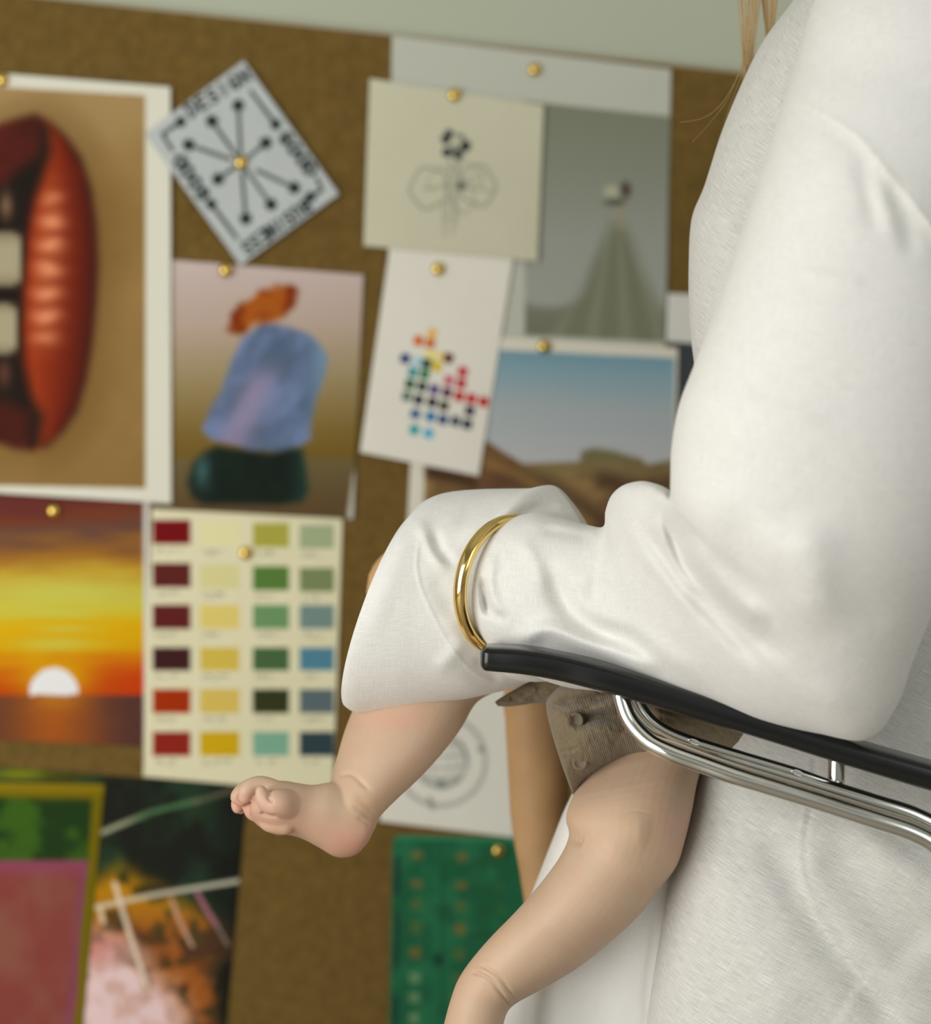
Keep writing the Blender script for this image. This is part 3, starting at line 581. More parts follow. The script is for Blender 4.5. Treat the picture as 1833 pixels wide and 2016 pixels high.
# ------------------------------------------------------------------ brass pins
def pin(px, py, off, label):
    c = W(np.array([float(px)]), np.array([float(py)]), .0125+off)[0]
    r = .0087; prof = [(0, .0068), (.35, .0066), (.65, .0056), (.85, .0038), (.97, .0016), (1.0, .0006), (.98, 0)]
    n = 24; T2 = np.array([0, 0, 1.0]); V = []; F = []
    for a, h_ in prof[1:]:
        for k in range(n): th = 2*np.pi*k/n; V.append(c+WT*(a*r*math.cos(th))+T2*(a*r*math.sin(th))+WN*h_)
    V.append(c+WN*prof[0][1]); top = len(V)-1
    for i in range(len(prof)-2):
        for k in range(n): F.append((i*n+k, i*n+(k+1) % n, (i+1)*n+(k+1) % n, (i+1)*n+k))
    for k in range(n): F.append((top, k, (k+1) % n))
    V = np.array(V); root = empty('drawing_pin', c, label, 'pin', 'brass drawing pins holding the prints')
    hd = mesh_obj('pin_head', V, F, M['brass']); adopt(hd, root)
    bm = bmesh.new(); bm.from_mesh(hd.data); bmesh.ops.recalc_face_normals(bm, faces=bm.faces); bm.to_mesh(hd.data); bm.free()
    v, f = tube3(np.array([c+WN*.002, c-WN*.009]), [.0006, .0002], 8); sp = mesh_obj('pin_point', v, f, M['brass']); adopt(sp, root)
for a in ((4, 157, .0064, 'round brass pin at the top border of the lips photo'), (475, 320, .0078, 'round brass pin at the centre of the arrow card'), (445, 532, .0046, 'round brass pin at the top of the balanced stones photo'),
          (895, 187, .0059, 'round brass pin at the top of the flower drawing'), (1053, 137, .0014, 'round brass pin at the top of the sheet with the gown photo'), (863, 530, .0050, 'round brass pin at the top of the dotted sheet'),
          (1072, 682, .0040, 'round brass pin at the top of the desert photo'), (106, 1006, .0012, 'round brass pin at the top of the sunset photo'), (484, 1089, .0014, 'round brass pin on the paint chart'), (981, 1675, .0024, 'round brass pin at the top of the green template')):
    pin(*a)

# ------------------------------------------------------------------ chair
def fixn(o):
    bm = bmesh.new(); bm.from_mesh(o.data); bmesh.ops.recalc_face_normals(bm, faces=bm.faces); bm.to_mesh(o.data); bm.free(); return o
def tube_obj(name, pts3, rad, mat, root, n=24, closed=False):
    v, f = tube3(pts3, rad, n, closed); o = fixn(mesh_obj(name, v, f, mat)); adopt(o, root); return o
floor_pt = P(1750., 1400., 1.2)
chair = empty('tubular_armchair', (float(floor_pt[0]), float(floor_pt[1]), 0.0), 'chrome tube armchair with a black armrest, carrying the woman in white', 'chair')
def sweep_rr(pts, w, h, n=28, p=4.6, endround=.007):
    """rounded rectangular bar through 3-D points: w across (depth), h upright; its near end rounded"""
    T = np.gradient(pts, axis=0); T /= np.linalg.norm(T, axis=1)[:, None]
    S = np.cross(T, [0, 0, 1.0]); S /= np.linalg.norm(S, axis=1)[:, None]; U = np.cross(S, T)
    s = np.r_[0, np.cumsum(np.linalg.norm(np.diff(pts, axis=0), axis=1))]
    k = np.ones(len(pts)); near = s < endround; k[near] = (1-((endround-s[near])/endround)**2.6)**.5*.35+.65
    far = s > s[-1]-endround; k[far] = (1-((endround-(s[-1]-s[far]))/endround)**2.6)**.5*.55+.45
    ph = np.linspace(0, 2*np.pi, n, endpoint=False); c = np.sign(np.cos(ph))*np.abs(np.cos(ph))**(2/p); q_ = np.sign(np.sin(ph))*np.abs(np.sin(ph))**(2/p)
    w = np.broadcast_to(w, s.shape); h = np.broadcast_to(h, s.shape)
    V = pts[:, None]+S[:, None]*(w*k/2)[:, None, None]*c[None, :, None]+U[:, None]*(h*k/2)[:, None, None]*q_[None, :, None]
    m_ = len(pts); idx = np.arange(m_*n).reshape(m_, n); a = idx[:-1]; b_ = idx[1:]
    F = np.stack([a, np.roll(a, -1, 1), np.roll(b_, -1, 1), b_], -1).reshape(-1, 4).tolist()+[list(range(n)), list(range((m_-1)*n, m_*n))]
    return V.reshape(-1, 3), F
arm_px = np.array([(948, 1293, 1.205, 50), (975, 1294, 1.204, 52), (1040, 1299, 1.20, 55), (1120, 1313, 1.196, 56), (1200, 1333, 1.19, 57), (1300, 1363, 1.185, 56), (1420, 1401, 1.178, 51), (1560, 1444, 1.17, 50), (1700, 1487, 1.16, 51), (1833, 1526, 1.152, 54), (1960, 1562, 1.145, 56)])
A = cr_even(arm_px, 160); A3 = P(A[:, 0], A[:, 1], A[:, 2])
A3 = np.vstack([A3[0]+(A3[0]-A3[1])*0, A3])[1:]
v, f = sweep_rr(A3, 0.050, A[:, 3]/FPX*A[:, 2]*0.96)
arm = fixn(mesh_obj('armrest', v, f, M['black'])); adopt(arm, chair); tag(arm, 'glossy black curved armrest')
far = np.array([0, 0.56, 0.0])
arm2 = arm.copy(); C.objects.link(arm2); arm2.location = Vector(arm.location)+Vector(far)
def path(px, n=120): a = cr_even(np.array(px, float), n); return P(a[:, 0], a[:, 1], a[:, 2])
pa = path([(1221, 1345, 1.180), (1223, 1375, 1.178), (1240, 1420, 1.174), (1274, 1458, 1.168), (1316, 1481, 1.162), (1378, 1504, 1.157), (1448, 1529, 1.150), (1516, 1550, 1.146), (1617, 1581, 1.140), (1719, 1614, 1.132), (1797, 1640, 1.127), (1846, 1670, 1.124), (1882, 1728, 1.122), (1900, 1830, 1.12), (1905, 1960, 1.12)])
pc = path([(1232, 1345, 1.196), (1238, 1375, 1.196), (1256, 1410, 1.194), (1288, 1440, 1.190), (1325, 1452, 1.186), (1383, 1473, 1.180), (1455, 1498, 1.172), (1520, 1518, 1.166), (1621, 1549, 1.158), (1723, 1581, 1.150), (1803, 1607, 1.145), (1862, 1643, 1.142), (1902, 1712, 1.14), (1922, 1830, 1.14), (1928, 1960, 1.14)])
def tofloor(p):
    e = p[-1]; z = np.linspace(e[2], .11, 16)[1:]; a = np.c_[np.full(15, e[0]), np.full(15, e[1]), z]
    th = np.linspace(0, np.pi/2, 10)[1:]; b_ = np.c_[e[0]-.1+.1*np.cos(th), np.full(9, e[1]), .11-.1*np.sin(th)]
    return np.vstack([p, a, b_, [[e[0]-.2, e[1], .01], [e[0]-.5, e[1], .01]]])
A_full = tofloor(pa)
t1 = tube_obj('frame_tube', A_full, 17.5/FPX*1.15, M['chrome'], chair); tag(t1, 'outer chrome tube')
t2 = tube_obj('frame_tube', pc, 17.5/FPX*1.17, M['chrome'], chair)
pb = path([(1250, 1362, 1.188), (1262, 1392, 1.187), (1288, 1424, 1.184), (1334, 1450, 1.180), (1400, 1472, 1.174), (1500, 1502, 1.166), (1600, 1532, 1.158), (1700, 1564, 1.152)], 90)
rb = np.full(90, 11.5/FPX*1.17); rb[-26:] = rb[-26:]*np.linspace(1, .18, 26)**.75
t3 = tube_obj('support_rail', pb, rb, M['chrome'], chair); tag(t3, 'slim rail tapering to a point, with two screws')
for sx_, sy_, dd in ((1367, 1461, 1.176-.0035), (1571, 1522, 1.160-.0035)):
    c_ = P(float(sx_), float(sy_), dd); ang = np.linspace(0, 2*np.pi, 20, endpoint=False)
    ring = np.array([c_+np.array([.0042*math.cos(t_), 0, .0016*math.sin(t_)-.0013*math.cos(t_)]) for t_ in ang]); s_ = tube_obj('screw', np.vstack([ring]), .0008, M['chrome'], chair, 8, True)
    s_.parent = t3; s_.matrix_parent_inverse = Matrix.Identity(4)
pst = np.array([P(1646., 1546., 1.163), P(1648., 1462., 1.166)]); pst = np.linspace(pst[0], pst[1], 8); post = tube_obj('post', pst, 17/FPX*1.16, M['chrome'], chair); tag(post, 'short chrome post under the armrest')
for o_ in (t1, t2, t3, post):
    c_ = o_.copy(); C.objects.link(c_); c_.location = Vector(o_.location)+Vector(far)
xb = A_full[-1]; cbar = np.linspace(xb, xb+far, 12); tube_obj('cross_bar', cbar, 17.5/FPX*1.15, M['chrome'], chair)
# seat and back: slung black leather, under and behind the sitter
def pad(name, cx_, cy_, cz_, lx, ly, lz, rot):
    v, f = ball(0, 0, 1, 1, 1, 1); th = np.linspace(0.02, np.pi-.02, 14); ph = np.linspace(0, 2*np.pi, 32, endpoint=False); sg = lambda a, e_: np.sign(a)*np.abs(a)**e_
    X_ = sg(np.sin(th), .4)[:, None]*sg(np.cos(ph), .4)*lx/2; Y_ = sg(np.sin(th), .4)[:, None]*sg(np.sin(ph), .4)*ly/2; Z_ = sg(np.cos(th), .4)[:, None]*np.ones_like(ph)*lz/2
    V = np.stack([X_*math.cos(rot)+Z_*math.sin(rot)+cx_, Y_+cy_, -X_*math.sin(rot)+Z_*math.cos(rot)+cz_], -1); idx = np.arange(14*32).reshape(14, 32)
    F = np.stack([idx[:-1], idx[1:], np.roll(idx[1:], -1, 1), np.roll(idx[:-1], -1, 1)], -1).reshape(-1, 4).tolist()+[list(range(32)), list(range(13*32, 14*32))]
    o = fixn(mesh_obj(name, V.reshape(-1, 3), F, M['black'])); adopt(o, chair); return o
ax = float(A_full[-20, 0]); ymid = float(P(1700., 1500., 1.15)[1]+.28)
pad('seat', ax-.17, ymid, .375, .34, .50, .035, math.radians(3)); pad('backrest', ax+.09, ymid, .70, .035, .50, .52, math.radians(10))

# ------------------------------------------------------------------ woman
woman = empty('person', (float(floor_pt[0]), float(floor_pt[1])+.2, 0.0), 'person in cream linen shirt and white trousers holding an infant, elbow on armrest', 'person')
def child(o, root): adopt(o, root); return o
# shirt: body, then the sleeve with its shoulder
SH_T = [('s', [(1425, 268), (1460, 240), (1500, 230), (1530, 212), (1548, 186)], 14, -.0030, .05),
        ('g', [(1545, 190), (1500, 330), (1450, 480)], 26, -.006, .2),
        
        ('g', [(1595, 1480), (1593, 1560), (1579, 1640), (1577, 1700), (1592, 1755)], 4, .0012, .1), ('g', [(1601, 1480), (1600, 1560), (1586, 1640), (1584, 1700), (1598, 1755)], 5, -.0012, .1),
        ('g', [(1500, 1600), (1560, 1740), (1640, 1860), (1720, 1960), (1800, 2060)], 40, -.009, .2), ('s', [(1860, 2090), (1760, 1990), (1690, 1915), (1620, 1830), (1580, 1750), (1560, 1690)], 34, .006, .15),
        ('g', [(1370, 1620), (1420, 1760), (1500, 1900), (1580, 2040)], 60, .006, .2),
        ('g', [(1620, 1650), (1700, 1770), (1830, 1900)], 60, -.008, .2),
        ('g', [(1660, 1600), (1760, 1690), (1900, 1780)], 40, .006, .2),
        ('s', [(1705, 1925), (1680, 1965), (1645, 2030)], 12, -.003, .0),
        ('g', [(1700, 1920), (1675, 1965), (1640, 2025)], 5, .0014, .0)]
torso = loft('shirt', [(1700, -260, 2400, -300, 1.31, .11), (1645, -120, 2400, -150, 1.31, .12), (1562, 0, 2400, 0, 1.31, .13), (1503, 80, 2400, 80, 1.31, .13), (1460, 165, 2400, 165, 1.31, .13), (1420, 262, 2400, 262, 1.31, .13), (1387, 365, 2400, 365, 1.31, .13),
        (1362, 430, 2400, 440, 1.31, .13), (1356, 520, 2400, 520, 1.31, .13), (1357, 620, 2400, 620, 1.31, .13), (1366, 710, 2400, 710, 1.31, .13), (1390, 850, 2400, 850, 1.32, .12), (1420, 1000, 2400, 1000, 1.32, .12), (1440, 1200, 2400, 1200, 1.32, .115),
        (1408, 1430, 2400, 1440, 1.32, .11), (1371, 1520, 2400, 1560, 1.315, .11), (1341, 1640, 2400, 1680, 1.295, .10), (1316, 1740, 2400, 1780, 1.28, .095), (1298, 1850, 2400, 1880, 1.272, .09), (1282, 1950, 2400, 1970, 1.27, .09), (1268, 2060, 2400, 2060, 1.27, .09), (1262, 2180, 2400, 2180, 1.27, .09)],
        420, 420, M['torso'], folds=SH_T, e=.85)
child(torso, woman); tag(torso, 'cream linen shirt')
SLF = [('s', [(1520, 172), (1545, 186), (1600, 216), (1650, 246), (1690, 275), (1726, 318), (1762, 362), (1800, 408), (1850, 470), (1900, 520)], 26, -.0045, .02),
       ('g', [(1545, 192), (1600, 224), (1650, 254), (1690, 284), (1726, 328), (1762, 372), (1800, 418), (1850, 480)], 8, .0016, .02),
       ('g', [(1690, 290), (1708, 380), (1730, 470)], 20, -.0022, .3), ('g', [(1745, 350), (1780, 430), (1802, 520)], 20, -.0026, .3), ('g', [(1715, 320), (1745, 400), (1765, 490)], 20, .0016, .3),
       ('g', [(1560, 520), (1620, 545), (1720, 560)], 12, .0010, .3), ('g', [(1380, 760), (1500, 800), (1650, 830)], 18, .0012, .3),
       # elbow folds
       ('g', [(1322, 985), (1330, 1040), (1352, 1105), (1395, 1165), (1450, 1220), (1500, 1262), (1560, 1310)], 22, -.014, .2),
       ('g', [(1320, 985), (1312, 1020), (1326, 1070), (1352, 1125), (1390, 1165)], 13, -.005, .3),
       ('g', [(1350, 1050), (1390, 1120), (1450, 1180), (1520, 1240)], 26, .010, .25),
       ('g', [(1255, 1000), (1275, 1050), (1310, 1100), (1350, 1160), (1410, 1220), (1470, 1280), (1520, 1330)], 17, -.008, .2),
       ('g', [(1225, 975), (1240, 1030), (1270, 1090), (1330, 1160), (1390, 1230)], 18, .004, .25),
       ('g', [(1290, 990), (1300, 1040), (1330, 1110), (1380, 1180)], 13, .005, .25),
       ('g', [(1186, 1045), (1184, 1100), (1172, 1160), (1155, 1200)], 17, -.0035, .25), ('g', [(1200, 1060), (1200, 1110), (1190, 1160)], 16, .004, .25),
       ('g', [(1070, 1090), (1092, 1150), (1125, 1205), (1175, 1240), (1240, 1262), (1300, 1300)], 24, -.0125, .3),
       ('g', [(1000, 1275), (1070, 1240), (1150, 1262), (1230, 1290), (1310, 1330)], 18, .010, .2),
       ('g', [(1120, 1180), (1180, 1215), (1260, 1250), (1330, 1300), (1400, 1350)], 22, .005, .25),
       ('g', [(946, 1130), (952, 1165), (958, 1200), (966, 1218)], 8, -.010, .3), ('g', [(975, 1085), (965, 1140), (975, 1190), (1000, 1220)], 12, .004, .2),
       ('g', [(952, 1160), (962, 1195), (985, 1215), (1005, 1222)], 11, -.004, .3),
       ('g', [(1020, 1050), (1050, 1100), (1080, 1170)], 16, .003, .3), ('g', [(1050, 1040), (1120, 1050), (1180, 1062)], 12, -.003, .3), ('g', [(1020, 1035), (1100, 1030), (1160, 1045)], 10, .002, .3),
       ('g', [(1440, 960), (1450, 1050), (1470, 1150), (1520, 1240)], 46, -.006, .35), ('g', [(1560, 1000), (1600, 1120), (1640, 1260)], 60, .007, .35),
       ('g', [(1600, 1130), (1700, 1200), (1780, 1240)], 36, -.003, .35), ('g', [(1500, 1330), (1600, 1370), (1700, 1400)], 30, .003, .35)]
sleeve = loft('sleeve', [(1720, -320, 2330, -320, 1.17, .07), (1655, -140, 2290, -180, 1.15, .09), (1600, 10, 2230, 20, 1.13, .10), (1568, 120, 2160, 170, 1.12, .10), (1546, 188, 2080, 300, 1.11, .10), (1510, 300, 2000, 430, 1.10, .10), (1462, 450, 2010, 570, 1.09, .095), (1412, 600, 1990, 720, 1.085, .095),
        (1368, 715, 1965, 850, 1.08, .09), (1336, 800, 1945, 960, 1.08, .09), (1322, 880, 1900, 1080, 1.085, .088), (1321, 945, 1840, 1200, 1.09, .084, -20, 10), (1322, 975, 1798, 1300, 1.10, .078, -35, 8), (1312, 962, 1764, 1392, 1.115, .072, -45, 4), (1290, 952, 1708, 1456, 1.13, .066, -40, 0),
        (1262, 947, 1610, 1444, 1.15, .062, -30, 0), (1228, 955, 1500, 1421, 1.165, .058, -10, 0), (1204, 975, 1400, 1388, 1.185, .056), (1192, 1006, 1320, 1378, 1.205, .054), (1188, 1036, 1255, 1372, 1.225, .054, -5, 0), (1160, 1034, 1205, 1365, 1.24, .054, -12, 0), (1110, 1020, 1140, 1358, 1.25, .054, -25, 0),
        (1060, 1009, 1075, 1340, 1.258, .053, -40, 0), (1020, 1018, 1030, 1310, 1.266, .047, -66, 0), (1018, 1034, 1000, 1285, 1.272, .041, -78, 0), (1010, 1060, 985, 1260, 1.285, .034, -70, 0)],
        620, 460, M['shirt'], folds=SLF, e=.92)
sleeve.parent = torso; tag(sleeve, 'bunched linen sleeve bent at the elbow')
CF = [      ('g', [(826, 1060), (820, 1110), (830, 1160), (858, 1222), (888, 1274), (926, 1318), (968, 1344), (1010, 1352)], 4.5, .0006, .03),
      ('g', [(850, 1035), (866, 1085), (905, 1118)], 13, -.006, .35), ('g', [(820, 1010), (835, 1050), (860, 1095), (890, 1125)], 14, .004, .3),
      ('g', [(1080, 960), (1040, 985), (980, 1010), (940, 1040), (900, 1090)], 22, .006, .3), ('g', [(1000, 975), (940, 1000), (890, 1040)], 20, -.003, .35),
      ('g', [(1110, 1000), (1060, 1000), (1010, 1015)], 10, -.006, .3), ('g', [(900, 1230), (880, 1180), (850, 1120)], 22, -.003, .35), ('g', [(915, 1250), (890, 1290), (850, 1330)], 18, .003, .35),
      ('g', [(830, 980), (780, 1100), (745, 1200), (720, 1290)], 26, .002, .3), ('g', [(930, 1290), (960, 1320), (990, 1350)], 12, -.003, .3)]
cuff = loft('cuff', [(1150, 1046, 1110, 1290, 1.285, .030, -120, 10), (1140, 1022, 1100, 1335, 1.290, .040, -150, 10), (1116, 984, 1072, 1342, 1.295, .050, -145, 10), (1088, 956, 1045, 1342, 1.30, .058, -124, 10), (1046, 961, 1010, 1355, 1.303, .063, -103, 10), (1000, 962, 965, 1366, 1.305, .067, -90, 20),
        (950, 963, 910, 1378, 1.308, .070, -75, 15), (905, 966, 860, 1388, 1.31, .072, -60, 10), (870, 972, 800, 1397, 1.31, .073, -48, 5), (842, 985, 728, 1404, 1.31, .073, -42, 0), (826, 1003, 700, 1402, 1.31, .072, -42, -2), (818, 1012, 684, 1392, 1.31, .071, -40, -2)],
        330, 420, M['shirt'], folds=CF, e=.95, caps=False)
so = cuff.modifiers.new('cloth', 'SOLIDIFY'); so.thickness = .0012; so.offset = -1
cuff.parent = torso; tag(cuff, 'wide turned cuff flaring out beyond the bangle')

# trousers
TF = [('g', [(1120, 1900), (1180, 1960), (1260, 2030)], 40, .004, .3), ('g', [(1290, 1800), (1280, 1900), (1262, 2000)], 6, -.002, .1)]
trs = loft('trousers', [(2350, 1560, 2350, 2500, 1.37, .10), (1900, 1540, 1950, 2500, 1.37, .10), (1600, 1500, 1650, 2520, 1.37, .10), (1380, 1480, 1420, 2560, 1.37, .10), (1230, 1480, 1260, 2600, 1.37, .10), (1160, 1510, 1180, 2620, 1.375, .10), (1118, 1580, 1140, 2640, 1.375, .10), (1085, 1660, 1090, 2660, 1.375, .10), (1050, 1750, 1045, 2680, 1.375, .088), (1010, 1850, 1000, 2700, 1.375, .08), (980, 1960, 960, 2720, 1.39, .06)],
        260, 300, M['trouser'], folds=TF, e=.5)
child(trs, woman); tag(trs, 'smooth white trousers')

def skin2(px, py, d):
    n = fbm(px, py, 90, 5)[:, None]; return np.array([.60, .38, .185])*(1-n*.25)
def skin1(px, py, d):
    base = np.array([.60, .435, .305]); n = fbm(px, py, 70, 15); c = base*(1-.10*n[:, None])
    def blot(x_, y_, rx_, ry_, amt): return (amt*np.exp(-((px-x_)/rx_)**2-((py-y_)/ry_)**2))[:, None]
    red = np.array([.64, .36, .27]); k = blot(690, 1670, 60, 38, .95)+blot(525, 1600, 70, 40, .5)+blot(470, 1590, 30, 30, .6)+blot(780, 1416, 60, 22, .55)+blot(745, 1630, 30, 30, .3)+blot(1330, 1650, 40, 60, .4)+blot(590, 1640, 60, 25, .35)
    k = np.clip(k, 0, .85); c = c*(1-k)+red*k; y = blot(1250, 1640, 60, 60, .4)+blot(720, 1580, 60, 40, .35); c = c*(1-y)+np.array([.62, .44, .27])*y; return c
# woman's body: torso, arm and hand inside the sleeve, far forearm, thighs
hand = [chain([(1180, 1190, 1.255, 52), (1080, 1180, 1.275, 50), (1010, 1170, 1.295, 48), (950, 1165, 1.31, 52), (890, 1150, 1.335, 60), (840, 1130, 1.36, 56)], 24)]
for pts in ([(850, 1095, 1.36, 24), (800, 1090, 1.392, 22), (762, 1108, 1.412, 20), (742, 1135, 1.418, 18)], [(846, 1125, 1.37, 25), (785, 1125, 1.40, 23), (748, 1142, 1.42, 21), (736, 1168, 1.424, 18)], [(850, 1158, 1.37, 24), (795, 1168, 1.40, 22), (765, 1188, 1.415, 19), (760, 1208, 1.42, 16)], [(862, 1185, 1.365, 21), (815, 1205, 1.39, 19), (790, 1222, 1.40, 16)], [(930, 1110, 1.32, 26), (885, 1075, 1.33, 23), (850, 1062, 1.345, 19)]): hand.append(chain(pts, 16))
body = [chain([(2000, 60, 1.17, 170), (1850, 400, 1.14, 150), (1680, 900, 1.10, 140), (1620, 1150, 1.10, 130), (1560, 1270, 1.12, 100), (1420, 1250, 1.16, 85), (1300, 1200, 1.20, 80), (1180, 1190, 1.25, 58)], 28),
        ball(1850, 500, 1.31, 380, 560, .10), ball(1880, 1250, 1.32, 360, 650, .09), chain([(1900, 1950, 1.37, 190), (1500, 1900, 1.37, 170), (1250, 1900, 1.385, 150)], 28),
        chain([(1900, -150, 1.27, 130), (1880, -420, 1.26, 110)], 20),
        chain([(1800, 900, 1.40, 80), (1600, 1080, 1.42, 70), (1380, 1190, 1.46, 66), (1180, 1250, 1.52, 66), (1068, 1350, 1.55, 68), (1060, 1420, 1.55, 66), (1060, 1500, 1.55, 62), (1062, 1620, 1.55, 56), (1068, 1740, 1.55, 42), (1078, 1840, 1.55, 38), (1090, 1920, 1.55, 44)], 24)]+hand
for k_ in range(4): body.append(chain([(1075+k_*16, 1930, 1.545+k_*.004, 13), (1080+k_*17, 1985, 1.53, 12), (1095+k_*16, 2040, 1.50, 10)], 12))
body.append(chain([(1130, 1900, 1.545, 14), (1160, 1960, 1.53, 12)], 12))
wb = union('body', body, .0035, M['skin2'], smooth_it=8, colfn=skin2); child(wb, woman); tag(wb, 'bare skin')
# hair falling past the shoulder
def hair_strands():
    V, F, k = [], [], 0; r_ = np.random.default_rng(3)
    def put(p, rad):
        nonlocal k
        a = cr_even(np.array(p, float), 24); v, f = tube3(P(a[:, 0], a[:, 1], a[:, 2]), np.linspace(rad, rad*.4, 24), 5); V.append(v); F.extend([[i+k for i in q] for q in f]); k += len(v)
    for i in range(62):
        u_ = r_.random(); x0 = 1448+u_*52; w_ = r_.normal(0, 2.5); end = 95+u_*-30+r_.uniform(10, 50)
        put([(x0-2, -420, 1.34), (x0+w_, -150, 1.34), (x0+5+w_, -20, 1.34), (1460+u_*30+w_, 60, 1.345), (1466+u_*20+w_, 60+end*.75, 1.35), (1472+u_*30, 190+r_.uniform(-15, 25), 1.36)], .00042)
    for i in range(46):
        u_ = r_.random(); x0 = 1494+u_*36; w_ = r_.normal(0, 2.0)
        put([(x0-4, -420, 1.34), (x0+w_, -150, 1.34), (x0+2+w_, -30, 1.34), (1503+u_*22+w_*.7, 40, 1.35), (1507+u_*16, 75, 1.355), (1512+u_*14, 140+r_.uniform(-10, 30), 1.36)], .00042)
    put([(1478, 60, 1.34), (1466, 120, 1.335), (1448, 160, 1.32), (1420, 205, 1.31), (1385, 232, 1.31), (1338, 241, 1.31)], .00035)
    put([(1470, 100, 1.34), (1452, 150, 1.33), (1430, 200, 1.32), (1395, 245, 1.32), (1362, 281, 1.32)], .00025)
    put([(1476, 80, 1.34), (1462, 140, 1.33), (1440, 200, 1.33), (1425, 240, 1.34)], .00025)
    return np.vstack(V), F
v, f = hair_strands(); hr = mesh_obj('hair', v, f, M['hair']); child(hr, woman); tag(hr, 'loose strands of blonde hair hanging past the shoulder')

# bangle
th = np.linspace(0, 2*np.pi, 120, endpoint=False); a_, b_ = 130.0, 90.0; mj = np.array([-.19, .982]); mn = np.array([-.985, -.17])
bx = 998+a_*np.cos(th)*mj[0]+b_*np.sin(th)*mn[0]; by = 1152+a_*np.cos(th)*mj[1]+b_*np.sin(th)*mn[1]; bd = 1.262-.041*np.sin(th)
ring = P(bx, by, bd); cen = ring.mean(0)
bang = empty('bangle', cen, 'thick polished gold bangle worn over the shirt cuff at the wrist', 'bracelet')
Tn = np.roll(ring, -1, 0)-np.roll(ring, 1, 0); Tn /= np.linalg.norm(Tn, axis=1)[:, None]; Rd = ring-cen; Rd /= np.linalg.norm(Rd, axis=1)[:, None]; Ax = np.cross(Tn, Rd); Ax /= np.linalg.norm(Ax, axis=1)[:, None]
prof = [(math.cos(t_), math.sin(t_)) for t_ in np.linspace(0, 2*np.pi, 28, endpoint=False)]
V = []
for (c_, s_) in prof: V.append(ring+Rd*(.0048*c_ if c_ > 0 else .0034*c_)+Ax*.0059*np.sign(s_)*abs(s_)**.9)
V = np.stack(V, 1); n_ = len(prof); idx = np.arange(120*n_).reshape(120, n_)
F = np.stack([idx, np.roll(idx, -1, 1), np.roll(np.roll(idx, -1, 1), -1, 0), np.roll(idx, -1, 0)], -1).reshape(-1, 4).tolist()
bo = fixn(mesh_obj('band', V.reshape(-1, 3), F, M['gold'])); adopt(bo, bang)

